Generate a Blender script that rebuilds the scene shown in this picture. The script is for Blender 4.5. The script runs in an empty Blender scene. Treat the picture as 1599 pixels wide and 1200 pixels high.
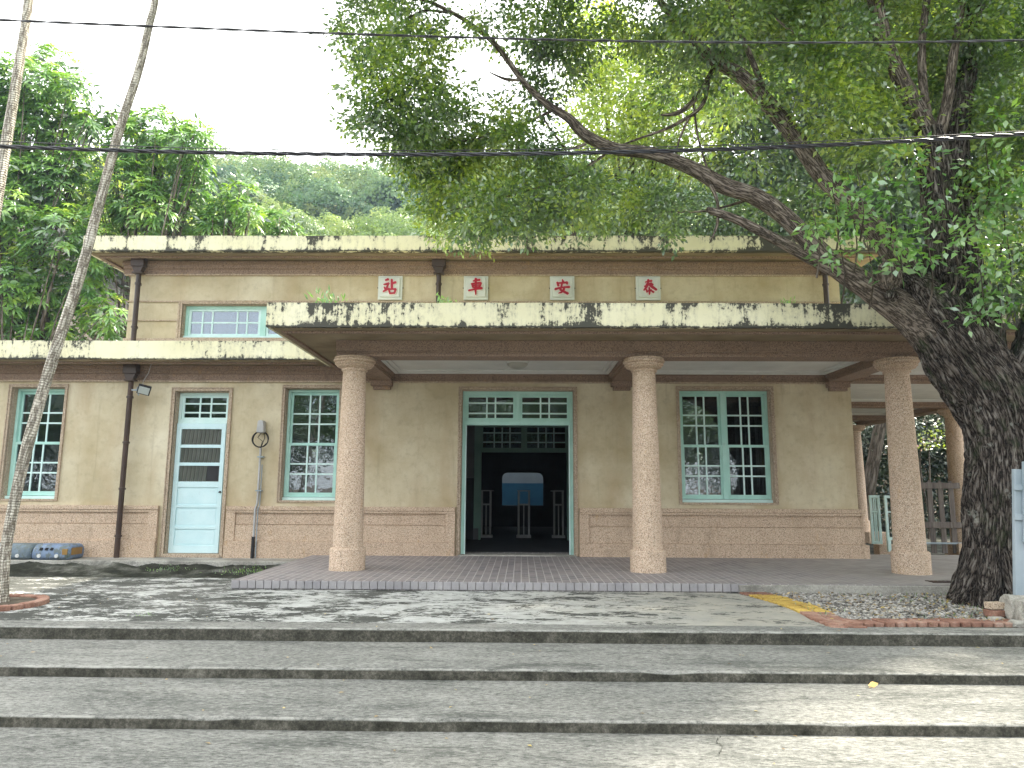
import bpy, math, random
import numpy as np
from mathutils import Vector, Matrix, noise
R = math.radians
random.seed(7)
rng = np.random.default_rng(11)
scene = bpy.context.scene
COL = scene.collection

# ------------------------------------------------------------------ camera
CAM_POS = Vector((0.0, -12.2, 1.1))
CAM_ROT = (Matrix.Rotation(R(0.8), 3, 'Z') @ Matrix.Rotation(R(98.45), 3, 'X') @ Matrix.Rotation(R(0.3), 3, 'Z'))
FPX = 1110.0
cd = bpy.data.cameras.new('camera')
cam = bpy.data.objects.new('camera', cd)
COL.objects.link(cam)
cam.matrix_world = Matrix.Translation(CAM_POS) @ CAM_ROT.to_4x4()
cd.sensor_width = 36.0
cd.lens = 36.0 * FPX / 1599.0
cd.clip_start = 0.05
cd.clip_end = 4000
scene.camera = cam

# ------------------------------------------------------------------ light
SUN_EL, SUN_AZ = 54.0, 62.0          # azimuth measured from +Y (behind the station) towards +X
sd = Vector((math.sin(R(SUN_AZ)) * math.cos(R(SUN_EL)), math.cos(R(SUN_AZ)) * math.cos(R(SUN_EL)), math.sin(R(SUN_EL))))
sl = bpy.data.lights.new('sun', 'SUN')
sl.energy = 3.6
sl.angle = R(2.0)
sl.color = (1.0, 0.93, 0.80)
so = bpy.data.objects.new('sun', sl)
COL.objects.link(so)
so.rotation_euler = sd.to_track_quat('Z', 'Y').to_euler()

world = bpy.data.worlds.new('World')
scene.world = world
world.use_nodes = True
wn, wl = world.node_tree.nodes, world.node_tree.links
wn.clear()
wo = wn.new('ShaderNodeOutputWorld')
bg = wn.new('ShaderNodeBackground')
sky = wn.new('ShaderNodeTexSky')
sky.sky_type = 'NISHITA'
sky.sun_disc = False
sky.sun_elevation = R(SUN_EL)
sky.sun_rotation = R(SUN_AZ)
sky.air_density = 1.0
sky.dust_density = 2.0
wtc = wn.new('ShaderNodeTexCoord')
wmap = wn.new('ShaderNodeMapping')
wmap.inputs['Scale'].default_value = (1.0, 1.0, 2.2)
wnoise = wn.new('ShaderNodeTexNoise')
wnoise.inputs['Scale'].default_value = 1.6
wnoise.inputs['Detail'].default_value = 7
wramp = wn.new('ShaderNodeValToRGB')
wramp.color_ramp.elements[0].position = 0.30
wramp.color_ramp.elements[0].color = (0.62, 0.62, 0.62, 1)
wramp.color_ramp.elements[1].position = 0.50
wramp.color_ramp.elements[1].color = (0.96, 0.96, 0.96, 1)
wmix = wn.new('ShaderNodeMixRGB')
wmix.inputs['Color2'].default_value = (9.9, 9.9, 9.75, 1)   # bright thin cloud
wl.new(wtc.outputs['Generated'], wmap.inputs['Vector'])
wl.new(wmap.outputs[0], wnoise.inputs['Vector'])
wl.new(wnoise.outputs['Fac'], wramp.inputs['Fac'])
wsep = wn.new('ShaderNodeSeparateXYZ'); wl.new(wtc.outputs['Generated'], wsep.inputs[0])
wdir = wn.new('ShaderNodeMapRange'); wdir.inputs['From Min'].default_value = -0.75; wdir.inputs['From Max'].default_value = -0.1
wdir.inputs['To Min'].default_value = 0.6; wdir.inputs['To Max'].default_value = 1.0; wl.new(wsep.outputs[1], wdir.inputs['Value'])
wmul = wn.new('ShaderNodeMath'); wmul.operation = 'MULTIPLY'; wl.new(wramp.outputs['Color'], wmul.inputs[0]); wl.new(wdir.outputs[0], wmul.inputs[1])
wl.new(wmul.outputs[0], wmix.inputs['Fac'])
wl.new(sky.outputs[0], wmix.inputs['Color1'])
wl.new(wmix.outputs[0], bg.inputs['Color'])
bg.inputs['Strength'].default_value = 0.125
wl.new(bg.outputs[0], wo.inputs['Surface'])

scene.view_settings.view_transform = 'Standard'
scene.view_settings.look = 'None'
scene.view_settings.gamma = 1.0
scene.view_settings.exposure = 1.72
scene.cycles.max_bounces = 6
scene.cycles.diffuse_bounces = 3
scene.cycles.glossy_bounces = 3
scene.cycles.transmission_bounces = 4
scene.cycles.transparent_max_bounces = 6
scene.cycles.use_denoising = True

# ------------------------------------------------------------------ helpers
def at(px, py, Y):
    """world point on the plane y = Y seen at photograph pixel (px, py)"""
    d = CAM_ROT @ Vector(((px - 799.5) / FPX, -(py - 600) / FPX, -1))
    t = (Y - CAM_POS.y) / d.y
    return CAM_POS + t * d

def tag(o, label=None, cat=None, group=None, kind=None):
    if label: o['label'] = label
    if cat: o['category'] = cat
    if group: o['group'] = group
    if kind: o['kind'] = kind
    return o

def empty(name, loc, label, cat, group=None, rz=0):
    o = bpy.data.objects.new(name, None)
    o.empty_display_size = 0.2
    COL.objects.link(o)
    o.location = loc
    o.rotation_euler.z = rz
    return tag(o, label, cat, group)

class MB:
    def __init__(s):
        s.v, s.f = [], []
    def quad(s, a, b, c, d):
        n = len(s.v); s.v += [tuple(a), tuple(b), tuple(c), tuple(d)]; s.f.append((n, n+1, n+2, n+3)); return s
    def box(s, x0, x1, y0, y1, z0, z1):
        n = len(s.v)
        s.v += [(x0,y0,z0),(x1,y0,z0),(x1,y1,z0),(x0,y1,z0),(x0,y0,z1),(x1,y0,z1),(x1,y1,z1),(x0,y1,z1)]
        s.f += [(n,n+3,n+2,n+1),(n+4,n+5,n+6,n+7),(n,n+1,n+5,n+4),(n+1,n+2,n+6,n+5),(n+2,n+3,n+7,n+6),(n+3,n,n+4,n+7)]
        return s
    def obox(s, c, size, M):
        n = len(s.v); a, b, d = [k/2 for k in size]; c = Vector(c)
        for p in [(-a,-b,-d),(a,-b,-d),(a,b,-d),(-a,b,-d),(-a,-b,d),(a,-b,d),(a,b,d),(-a,b,d)]:
            s.v.append(tuple(c + M @ Vector(p)))
        s.f += [(n,n+3,n+2,n+1),(n+4,n+5,n+6,n+7),(n,n+1,n+5,n+4),(n+1,n+2,n+6,n+5),(n+2,n+3,n+7,n+6),(n+3,n,n+4,n+7)]
        return s
    def lathe(s, prof, c=(0,0,0), seg=40):
        n = len(s.v); k = len(prof)
        for i in range(seg):
            a = 2*math.pi*i/seg
            for r, z in prof: s.v.append((c[0]+r*math.cos(a), c[1]+r*math.sin(a), c[2]+z))
        for i in range(seg):
            j = (i+1) % seg
            for q in range(k-1):
                s.f.append((n+i*k+q, n+j*k+q, n+j*k+q+1, n+i*k+q+1))
        s.f.append(tuple(n+i*k for i in reversed(range(seg))))
        s.f.append(tuple(n+i*k+k-1 for i in range(seg)))
        return s
    def prism(s, poly, y0, y1):
        """poly in x,z counter-clockwise as seen from -y, extruded from y0 (front) to y1"""
        n = len(s.v); k = len(poly)
        s.v += [(x, y0, z) for x, z in poly] + [(x, y1, z) for x, z in poly]
        s.f.append(tuple(range(n, n+k))); s.f.append(tuple(range(n+2*k-1, n+k-1, -1)))
        for i in range(k):
            j = (i+1) % k; s.f.append((n+j, n+i, n+k+i, n+k+j))
        return s
    def extrude_x(s, prof, x0, x1):
        """prof: list of (y,z) closed outline"""
        n = len(s.v); k = len(prof)
        s.v += [(x0, y, z) for y, z in prof] + [(x1, y, z) for y, z in prof]
        s.f.append(tuple(range(n+k-1, n-1, -1))); s.f.append(tuple(range(n+k, n+2*k)))
        for i in range(k):
            j = (i+1) % k; s.f.append((n+i, n+j, n+k+j, n+k+i))
        return s
    def extrude_y(s, prof, y0, y1):
        n = len(s.v); k = len(prof)
        s.v += [(x, y0, z) for x, z in prof] + [(x, y1, z) for x, z in prof]
        s.f.append(tuple(range(n, n+k))); s.f.append(tuple(range(n+2*k-1, n+k-1, -1)))
        for i in range(k):
            j = (i+1) % k; s.f.append((n+j, n+i, n+k+i, n+k+j))
        return s
    def tube(s, pts, rad, seg=10, caps=True):
        pts = [Vector(p) for p in pts]; n0 = len(s.v)
        if not hasattr(rad, '__len__'): rad = [rad]*len(pts)
        up = None
        for i, p in enumerate(pts):
            t = (pts[min(i+1, len(pts)-1)] - pts[max(i-1, 0)]).normalized()
            if up is None:
                up = Vector((0, 1, 0)) if abs(t.y) < 0.9 else Vector((1, 0, 0))
            u = (up - up.dot(t)*t).normalized(); w = t.cross(u); up = u
            for k in range(seg):
                a = 2*math.pi*k/seg
                s.v.append(tuple(p + rad[i]*(math.cos(a)*u + math.sin(a)*w)))
        for i in range(len(pts)-1):
            for k in range(seg):
                a = n0+i*seg+k; b = n0+i*seg+(k+1) % seg
                s.f.append((a, b, b+seg, a+seg))
        if caps:
            s.f.append(tuple(n0+k for k in reversed(range(seg))))
            e = n0+(len(pts)-1)*seg
            s.f.append(tuple(e+k for k in range(seg)))
        return s
    def build(s, name, mat, parent=None, smooth=False, bevel=0, sharp=40):
        me = bpy.data.meshes.new(name)
        me.from_pydata(s.v, [], s.f)
        me.materials.append(mat)
        import bmesh
        bm = bmesh.new(); bm.from_mesh(me)
        bmesh.ops.recalc_face_normals(bm, faces=bm.faces)
        bm.to_mesh(me); bm.free()
        if smooth:
            for p in me.polygons: p.use_smooth = True
            me.set_sharp_from_angle(angle=R(sharp))
        o = bpy.data.objects.new(name, me)
        COL.objects.link(o)
        if parent is not None:
            o.parent = parent
            # geometry is written in world coordinates when the parent root is elsewhere
            root = parent
            while root.parent: root = root.parent
            if parent.type == 'EMPTY' and not parent.get('local'):
                me.transform(parent.matrix_basis.inverted())
            elif parent.type == 'MESH' and root.type == 'EMPTY' and not root.get('local'):
                me.transform(root.matrix_basis.inverted())
        if bevel:
            m = o.modifiers.new('bevel', 'BEVEL'); m.width = bevel; m.segments = 2; m.limit_method = 'ANGLE'; m.angle_limit = R(40)
        return o

# ------------------------------------------------------------------ materials
class NT:
    def __init__(s, name):
        s.m = bpy.data.materials.new(name); s.m.use_nodes = True
        s.t = s.m.node_tree; s.t.nodes.clear()
        s.out = s.n('ShaderNodeOutputMaterial')
        s.tc = s.n('ShaderNodeTexCoord')
    def n(s, typ, **kw):
        x = s.t.nodes.new(typ)
        for k, v in kw.items():
            if k.startswith('_'): setattr(x, k[1:], v)
            else: x.inputs[k.replace('__', ' ')].default_value = v
        return x
    def l(s, a, b): s.t.links.new(a, b)
    def co(s, scale=(1,1,1), rot=(0,0,0), loc=(0,0,0), src=None):
        g = s.n('ShaderNodeNewGeometry')
        m = s.n('ShaderNodeMapping'); m.inputs['Scale'].default_value = scale; m.inputs['Rotation'].default_value = rot; m.inputs['Location'].default_value = loc
        s.l(src if src is not None else s.tc.outputs['Object'], m.inputs['Vector']); return m.outputs[0]
    def noise(s, vec, scale, detail=5, rough=0.55, dist=0):
        x = s.n('ShaderNodeTexNoise', Scale=scale, Detail=detail, Roughness=rough, Distortion=dist)
        s.l(vec, x.inputs['Vector']); return x.outputs['Fac']
    def ramp(s, fac, stops, interp='LINEAR'):
        x = s.n('ShaderNodeValToRGB'); x.color_ramp.interpolation = interp
        e = x.color_ramp.elements
        while len(e) < len(stops): e.new(0.5)
        for i, (p, c) in enumerate(stops):
            e[i].position = p
            e[i].color = (c, c, c, 1) if not hasattr(c, '__len__') else (*c[:3], 1)
        s.l(fac, x.inputs['Fac']); return x.outputs['Color']
    def mix(s, fac, a, b, typ='MIX'):
        x = s.n('ShaderNodeMixRGB'); x.blend_type = typ
        for k, q in (('Fac', fac), ('Color1', a), ('Color2', b)):
            if isinstance(q, (int, float)): x.inputs[k].default_value = q if k == 'Fac' else (q, q, q, 1)
            elif isinstance(q, tuple): x.inputs[k].default_value = (*q[:3], 1)
            else: s.l(q, x.inputs[k])
        return x.outputs[0]
    def math(s, op, a, b=0.0):
        x = s.n('ShaderNodeMath'); x.operation = op
        for i, q in enumerate((a, b)):
            if isinstance(q, (int, float)): x.inputs[i].default_value = q
            else: s.l(q, x.inputs[i])
        return x.outputs[0]
    def sep(s, vec):
        x = s.n('ShaderNodeSeparateXYZ'); s.l(vec, x.inputs[0]); return x.outputs
    def fin(s, col, rough=0.8, bump=None, strength=0.3, dist=0.01, metallic=0, spec=0.4):
        p = s.n('ShaderNodeBsdfPrincipled')
        p.inputs['Metallic'].default_value = metallic
        p.inputs['Specular IOR Level'].default_value = spec
        if isinstance(col, tuple): p.inputs['Base Color'].default_value = (*col[:3], 1)
        else: s.l(col, p.inputs['Base Color'])
        if isinstance(rough, (int, float)): p.inputs['Roughness'].default_value = rough
        else: s.l(rough, p.inputs['Roughness'])
        if bump is not None:
            b = s.n('ShaderNodeBump', Strength=strength, Distance=dist); s.l(bump, b.inputs['Height']); s.l(b.outputs[0], p.inputs['Normal'])
        s.l(p.outputs[0], s.out.inputs[0]); return s.m

M = {}
def world_co(t, scale=(1,1,1), **k):
    g = t.n('ShaderNodeNewGeometry')
    return t.co(scale, src=g.outputs['Position'], **k)

def mk_stucco():
    t = NT('beige_stucco'); v = world_co(t)
    big = t.noise(v, 0.9, 6, 0.6); st = t.noise(world_co(t, (1.3, 1.3, 0.35)), 1.6, 5)
    c = t.ramp(big, [(0.3, (0.44, 0.36, 0.215)), (0.5, (0.59, 0.515, 0.355)), (0.7, (0.72, 0.66, 0.50))])
    c = t.mix(t.ramp(st, [(0.5, 0), (0.75, 0.7)]), c, (0.46, 0.35, 0.21))
    runs = t.noise(world_co(t, (5, 5, 0.25), loc=(1, 0, 3)), 2.2, 7, 0.7)
    c = t.mix(t.ramp(runs, [(0.56, 0), (0.70, 0.4)]), c, (0.33, 0.27, 0.18))
    mott = t.noise(world_co(t, loc=(6, 2, 3)), 7, 8, 0.75)
    c = t.mix(t.ramp(mott, [(0.35, 0.4), (0.5, 0)]), c, (0.38, 0.32, 0.21))
    fine = t.noise(v, 120, 3, 0.7); c = t.mix(t.ramp(fine, [(0.3, 0.28), (0.5, 0)]), c, (0.26, 0.21, 0.13))
    chip = t.noise(world_co(t, loc=(4, 2, 1)), 9, 8, 0.75); c = t.mix(t.ramp(chip, [(0.73, 0), (0.76, 0.6)]), c, (0.66, 0.6, 0.46))
    return t.fin(c, 0.92, fine, 0.35, 0.004, spec=0.2)
M['stucco'] = mk_stucco()
def mk_granite(name, a, b, c_, dirt):
    t = NT(name); v = world_co(t)
    vo = t.n('ShaderNodeTexVoronoi', Scale=120.0); t.l(v, vo.inputs['Vector'])
    sp = t.sep(vo.outputs['Color'])[0]
    col = t.ramp(sp, [(0.0, tuple(0.45*k for k in b)), (0.07, b), (0.35, a), (0.8, c_)], 'CONSTANT')
    vo2 = t.n('ShaderNodeTexVoronoi', Scale=260.0); t.l(v, vo2.inputs['Vector'])
    col = t.mix(0.55, col, t.ramp(t.sep(vo2.outputs['Color'])[1], [(0, 0.15), (0.5, 0.5), (1, 0.85)]), 'OVERLAY')
    big = t.noise(world_co(t, (1, 1, 0.5)), 1.8, 6, 0.6)
    col = t.mix(t.ramp(big, [(0.48, 0), (0.75, 0.5)]), col, dirt)
    g2 = t.noise(world_co(t, (2, 2, 0.7), loc=(5, 1, 2)), 2.6, 9, 0.72)
    col = t.mix(t.ramp(g2, [(0.56, 0), (0.70, 0.45)]), col, tuple(0.62*k for k in dirt))
    g3 = t.noise(world_co(t, (3, 3, 1.2), loc=(1, 7, 2)), 2.0, 7, 0.7)
    col = t.mix(t.ramp(g3, [(0.62, 0), (0.74, 0.5)]), col, (0.50, 0.30, 0.12))
    f = t.noise(v, 140, 3)
    return t.fin(col, 0.9, f, 0.5, 0.004, spec=0.25)
M['granite'] = mk_granite('pink_washed_granite', (0.59, 0.45, 0.33), (0.45, 0.33, 0.235), (0.67, 0.535, 0.405), (0.38, 0.28, 0.19))
M['granite_col'] = mk_granite('column_granite', (0.59, 0.45, 0.335), (0.43, 0.315, 0.225), (0.69, 0.565, 0.44), (0.44, 0.34, 0.23))
M['brown'] = mk_granite('brown_moulding', (0.30, 0.215, 0.16), (0.235, 0.165, 0.125), (0.345, 0.25, 0.19), (0.18, 0.13, 0.10))
M['trim'] = mk_granite('window_surround', (0.50, 0.40, 0.295), (0.38, 0.29, 0.21), (0.60, 0.50, 0.39), (0.30, 0.23, 0.17))
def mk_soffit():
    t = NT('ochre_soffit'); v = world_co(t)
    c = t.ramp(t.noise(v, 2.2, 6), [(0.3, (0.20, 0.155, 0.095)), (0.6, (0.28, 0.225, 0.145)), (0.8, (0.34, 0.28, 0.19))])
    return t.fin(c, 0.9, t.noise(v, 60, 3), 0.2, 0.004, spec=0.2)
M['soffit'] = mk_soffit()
def mk_fascia():
    t = NT('cream_fascia'); v = world_co(t)
    c = t.ramp(t.noise(v, 1.5, 5), [(0.3, (0.76, 0.72, 0.48)), (0.7, (0.85, 0.82, 0.60))])
    blot = t.noise(v, 4.5, 9, 0.72); streak = t.noise(world_co(t, (9, 9, 0.8)), 1.6, 6, 0.65)
    patch = t.noise(world_co(t, (1, 1, 0.3), loc=(3, 0, 0)), 1.15, 3)
    edge = t.n('ShaderNodeUVMap'); edge.uv_map = 'h'
    h = t.sep(edge.outputs[0])[1]          # 0 at the bottom arris, 1 at the top
    w = t.ramp(h, [(0.0, 0.19), (0.08, 0.06), (0.3, 0.0), (0.6, 0.012), (0.9, 0.05), (1.0, 0.07)])
    px = t.sep(v)[0]
    right = t.n('ShaderNodeMapRange'); right.inputs['From Min'].default_value = -6; right.inputs['From Max'].default_value = 5; right.inputs['To Min'].default_value = -0.01; right.inputs['To Max'].default_value = 0.045; t.l(px, right.inputs['Value'])
    fineb = t.noise(world_co(t, (1, 1, 0.7), loc=(9, 1, 0)), 16, 9, 0.75)
    a = t.math('ADD', t.math('ADD', t.math('MULTIPLY', blot, 0.20), t.math('MULTIPLY', streak, 0.34)), t.math('MULTIPLY', patch, 0.42))
    a = t.math('ADD', a, t.math('MULTIPLY', fineb, 0.46))
    a = t.math('ADD', t.math('ADD', a, w), right.outputs[0])
    c = t.mix(t.ramp(a, [(0.70, 0), (0.80, 0.40)]), c, (0.36, 0.34, 0.24))
    c = t.mix(t.ramp(a, [(0.787, 0), (0.815, 0.95)]), c, (0.05, 0.05, 0.045))
    return t.fin(c, 0.85, blot, 0.25, 0.006, spec=0.25)
M['fascia'] = mk_fascia()
def mk_paint(name, c1, c2, dirt=(0.2, 0.2, 0.17), amt=0.35, rough=0.45):
    t = NT(name); v = world_co(t)
    c = t.ramp(t.noise(v, 3.0, 6), [(0.3, c1), (0.7, c2)])
    c = t.mix(t.ramp(t.noise(v, 14, 8, 0.7), [(0.58, 0), (0.78, amt)]), c, dirt)
    return t.fin(c, rough, t.noise(world_co(t, (1, 1, 0.2)), 60, 3), 0.15, 0.003, spec=0.35)
M['mint'] = mk_paint('mint_paint', (0.38, 0.66, 0.58), (0.50, 0.77, 0.69))
M['mint_sash'] = mk_paint('pale_mint_paint', (0.58, 0.80, 0.76), (0.68, 0.86, 0.83))
M['mint_dark'] = mk_paint('green_inner_paint', (0.20, 0.36, 0.29), (0.27, 0.45, 0.37))
M['door'] = mk_paint('pale_blue_door_paint', (0.58, 0.80, 0.83), (0.68, 0.87, 0.89), amt=0.18)
M['white'] = mk_paint('white_ceiling_paint', (0.60, 0.60, 0.57), (0.70, 0.70, 0.67), (0.35, 0.33, 0.3), 0.4, 0.7)
M['steel'] = mk_paint('galvanised_steel', (0.27, 0.33, 0.37), (0.36, 0.42, 0.46), (0.3, 0.3, 0.28), 0.4, 0.4)
M['greyplastic'] = mk_paint('grey_plastic', (0.34, 0.34, 0.33), (0.46, 0.46, 0.45), (0.15, 0.14, 0.12), 0.4, 0.5)
M['pipe'] = mk_paint('dark_brown_pipe', (0.045, 0.032, 0.026), (0.075, 0.052, 0.042), (0.16, 0.11, 0.08), 0.4, 0.45)
M['pipe_rust'] = mk_paint('rusty_pipe', (0.045, 0.03, 0.024), (0.085, 0.052, 0.038), (0.05, 0.035, 0.03), 0.6, 0.6)
M['black'] = mk_paint('black_rubber', (0.015, 0.015, 0.017), (0.03, 0.03, 0.032), (0.06, 0.06, 0.06), 0.3, 0.5)
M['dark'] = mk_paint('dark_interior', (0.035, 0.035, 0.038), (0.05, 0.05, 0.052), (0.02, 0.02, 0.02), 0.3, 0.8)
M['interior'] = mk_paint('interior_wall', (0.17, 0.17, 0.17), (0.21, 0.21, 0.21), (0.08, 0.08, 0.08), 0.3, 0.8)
M['grille'] = mk_paint('olive_grille', (0.06, 0.07, 0.055), (0.10, 0.11, 0.09), (0.03, 0.03, 0.03), 0.3, 0.6)
M['sign'] = mk_paint('sign_panel', (0.60, 0.64, 0.59), (0.68, 0.71, 0.66), (0.4, 0.4, 0.36), 0.3, 0.5)
M['sign_back'] = mk_paint('pale_letter_edge', (0.75, 0.66, 0.63), (0.8, 0.74, 0.7), (0.5, 0.4, 0.4), 0.2, 0.5)
M['red'] = mk_paint('red_letter_paint', (0.36, 0.01, 0.03), (0.46, 0.025, 0.05), (0.25, 0.02, 0.03), 0.4, 0.45)
M['wood'] = None
def mk_wood():
    t = NT('weathered_brown_wood'); v = world_co(t, (14, 14, 0.8))
    c = t.ramp(t.noise(v, 2.2, 7, 0.65), [(0.3, (0.07, 0.058, 0.05)), (0.55, (0.16, 0.135, 0.118)), (0.75, (0.30, 0.27, 0.245))])
    return t.fin(c, 0.85, t.noise(v, 5, 5), 0.4, 0.006)
M['wood'] = mk_wood()
def mk_glass():
    t = NT('window_glass')
    lw = t.n('ShaderNodeLayerWeight', Blend=0.25)
    f = t.math('ADD', t.math('MULTIPLY', lw.outputs['Fresnel'], 1.2), 0.13)
    tr = t.n('ShaderNodeBsdfTransparent'); tr.inputs[0].default_value = (0.55, 0.6, 0.62, 1)
    gl = t.n('ShaderNodeBsdfGlossy'); gl.inputs['Roughness'].default_value = 0.03; gl.inputs['Color'].default_value = (0.85, 0.92, 1, 1)
    b = t.n('ShaderNodeBump', Strength=0.12, Distance=0.02); t.l(t.noise(world_co(t), 5, 2), b.inputs['Height']); t.l(b.outputs[0], gl.inputs['Normal'])
    m = t.n('ShaderNodeMixShader'); t.l(f, m.inputs[0]); t.l(tr.outputs[0], m.inputs[1]); t.l(gl.outputs[0], m.inputs[2])
    t.l(m.outputs[0], t.out.inputs[0]); return t.m
M['glass'] = mk_glass()

def mk_concrete(name, stops, lichen=0.0, dark=0.0, scale=1.0):
    t = NT(name); v = world_co(t)
    a = t.noise(v, 0.7*scale, 7, 0.62); c = t.ramp(a, stops)
    f = t.noise(v, 30, 8, 0.7); c = t.mix(0.6, c, t.ramp(f, [(0.25, 0.22), (0.5, 0.5), (0.75, 0.78)]), 'OVERLAY')
    f2 = t.noise(world_co(t, loc=(3, 1, 0)), 130, 3, 0.7); c = t.mix(0.5, c, t.ramp(f2, [(0.3, 0.2), (0.5, 0.5), (0.7, 0.8)]), 'OVERLAY')
    if dark:
        g = t.noise(world_co(t, (0.6, 1.6, 1), loc=(7, 3, 0)), 2.2, 9, 0.7, 0.4); c = t.mix(t.ramp(g, [(0.50, 0), (0.60, dark)]), c, (0.05, 0.053, 0.045))
    if lichen:
        g = t.noise(world_co(t, (0.55, 1.5, 1), loc=(1, 9, 0)), 2.6, 10, 0.68, 0.6); c = t.mix(t.ramp(g, [(0.545, 0), (0.565, lichen)]), c, (0.60, 0.62, 0.58))
    return t, c, f
t, c, f = mk_concrete('step_concrete', [(0.3, (0.17, 0.17, 0.155)), (0.5, (0.225, 0.225, 0.205)), (0.7, (0.28, 0.275, 0.25))], dark=0.0)
st = t.noise(world_co(t, (0.45, 1.5, 1), loc=(2, 5, 0)), 2.4, 12, 0.76, 0.6)
c = t.mix(t.ramp(st, [(0.36, 0.8), (0.50, 0)]), c, (0.075, 0.08, 0.07)); c = t.mix(t.ramp(st, [(0.54, 0), (0.68, 0.55)]), c, (0.37, 0.365, 0.33))
st2 = t.noise(world_co(t, (0.6, 1.7, 1), loc=(8, 5, 0)), 34.0, 8, 0.8, 0.3)
c = t.mix(t.ramp(st2, [(0.40, 0.75), (0.49, 0)]), c, (0.055, 0.058, 0.05)); c = t.mix(t.ramp(st2, [(0.53, 0), (0.64, 0.6)]), c, (0.46, 0.455, 0.42))
# vertical risers: darker mottled tone wherever the face stands upright
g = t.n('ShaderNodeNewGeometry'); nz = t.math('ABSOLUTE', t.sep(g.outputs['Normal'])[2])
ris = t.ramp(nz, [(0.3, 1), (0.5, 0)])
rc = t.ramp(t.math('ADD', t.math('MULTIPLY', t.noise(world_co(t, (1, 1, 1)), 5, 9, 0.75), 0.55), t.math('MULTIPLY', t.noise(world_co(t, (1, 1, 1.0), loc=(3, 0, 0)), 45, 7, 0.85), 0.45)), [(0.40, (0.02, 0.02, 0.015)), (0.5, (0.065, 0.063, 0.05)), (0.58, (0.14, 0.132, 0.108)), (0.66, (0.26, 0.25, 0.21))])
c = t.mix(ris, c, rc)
edge = t.math('MULTIPLY', t.ramp(nz, [(0.35, 0), (0.6, 1), (0.9, 1), (0.97, 0)]), t.ramp(t.noise(world_co(t, (1, 1, 1), loc=(2, 2, 2)), 6, 7, 0.75), [(0.42, 0.0), (0.6, 0.8)]))     # chipped pale arris
c = t.mix(edge, c, (0.42, 0.41, 0.37))
M['steps'] = t.fin(c, 0.9, t.math('ADD', f, st2), 0.8, 0.01, spec=0.2)
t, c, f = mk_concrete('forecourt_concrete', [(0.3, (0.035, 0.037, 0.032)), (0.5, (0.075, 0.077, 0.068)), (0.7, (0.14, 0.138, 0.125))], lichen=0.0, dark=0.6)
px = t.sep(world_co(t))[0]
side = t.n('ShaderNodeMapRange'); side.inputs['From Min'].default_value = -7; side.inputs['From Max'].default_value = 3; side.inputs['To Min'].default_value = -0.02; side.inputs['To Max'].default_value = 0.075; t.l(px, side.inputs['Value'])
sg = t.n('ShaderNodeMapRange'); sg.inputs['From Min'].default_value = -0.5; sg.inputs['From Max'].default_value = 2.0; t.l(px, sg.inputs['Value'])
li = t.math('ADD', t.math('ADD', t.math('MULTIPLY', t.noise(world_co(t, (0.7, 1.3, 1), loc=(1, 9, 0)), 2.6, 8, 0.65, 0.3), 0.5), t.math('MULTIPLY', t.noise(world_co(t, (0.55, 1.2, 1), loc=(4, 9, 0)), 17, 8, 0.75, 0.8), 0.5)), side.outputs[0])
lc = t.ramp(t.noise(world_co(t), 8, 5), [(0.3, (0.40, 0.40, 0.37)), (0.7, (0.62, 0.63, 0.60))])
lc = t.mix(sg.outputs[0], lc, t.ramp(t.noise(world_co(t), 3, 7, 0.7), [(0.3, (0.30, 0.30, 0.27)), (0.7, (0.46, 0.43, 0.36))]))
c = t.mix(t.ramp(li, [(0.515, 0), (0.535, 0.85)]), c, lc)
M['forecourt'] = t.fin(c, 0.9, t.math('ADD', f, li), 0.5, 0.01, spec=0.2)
t, c, f = mk_concrete('mossy_gutter', [(0.3, (0.02, 0.021, 0.016)), (0.5, (0.05, 0.052, 0.04)), (0.62, (0.13, 0.13, 0.11)), (0.75, (0.30, 0.30, 0.27))], dark=0.4, scale=3.5)
M['moss'] = t.fin(c, 0.95, f, 1.0, 0.03, spec=0.1)
t, c, f = mk_concrete('old_concrete', [(0.3, (0.26, 0.25, 0.22)), (0.55, (0.40, 0.385, 0.34)), (0.75, (0.5, 0.485, 0.44))], dark=0.5, scale=2)
M['kerb'] = t.fin(c, 0.9, f, 0.6, 0.01, spec=0.2)

def mk_tiles():
    t = NT('porch_tiles')
    b = t.n('ShaderNodeTexBrick', Scale=1.0, Mortar__Size=0.0055, Mortar__Smooth=0.2, Bias=0.0, Brick__Width=0.2, Row__Height=0.1)
    b.offset = 0.5
    b.inputs['Color1'].default_value = (0.19, 0.175, 0.18, 1); b.inputs['Color2'].default_value = (0.285, 0.25, 0.245, 1); b.inputs['Mortar'].default_value = (0.52, 0.49, 0.47, 1)
    t.l(world_co(t, rot=(0, 0, math.pi/2)), b.inputs['Vector'])
    c = b.outputs['Color']
    v = world_co(t)
    d = t.noise(v, 1.1, 7, 0.65); c = t.mix(t.ramp(d, [(0.4, 0), (0.75, 0.6)]), c, (0.27, 0.245, 0.23))
    px = t.sep(v)[0]
    side = t.ramp(t.math('ADD', t.math('MULTIPLY', px, 0.12), t.math('MULTIPLY', d, 0.5)), [(0.55, 0), (0.85, 0.75)])
    c = t.mix(side, c, t.ramp(t.noise(v, 4, 6), [(0.3, (0.27, 0.255, 0.235)), (0.7, (0.4, 0.385, 0.355))]))
    r = t.ramp(t.noise(v, 3, 5), [(0.3, 0.45), (0.7, 0.75)])
    return t.fin(c, r, b.outputs['Fac'], -0.4, 0.004, spec=0.45)
M['tiles'] = mk_tiles()
M['edge_tile'] = mk_paint('grey_edge_tile', (0.26, 0.25, 0.26), (0.36, 0.345, 0.345), (0.12, 0.11, 0.1), 0.5, 0.5)
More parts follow.
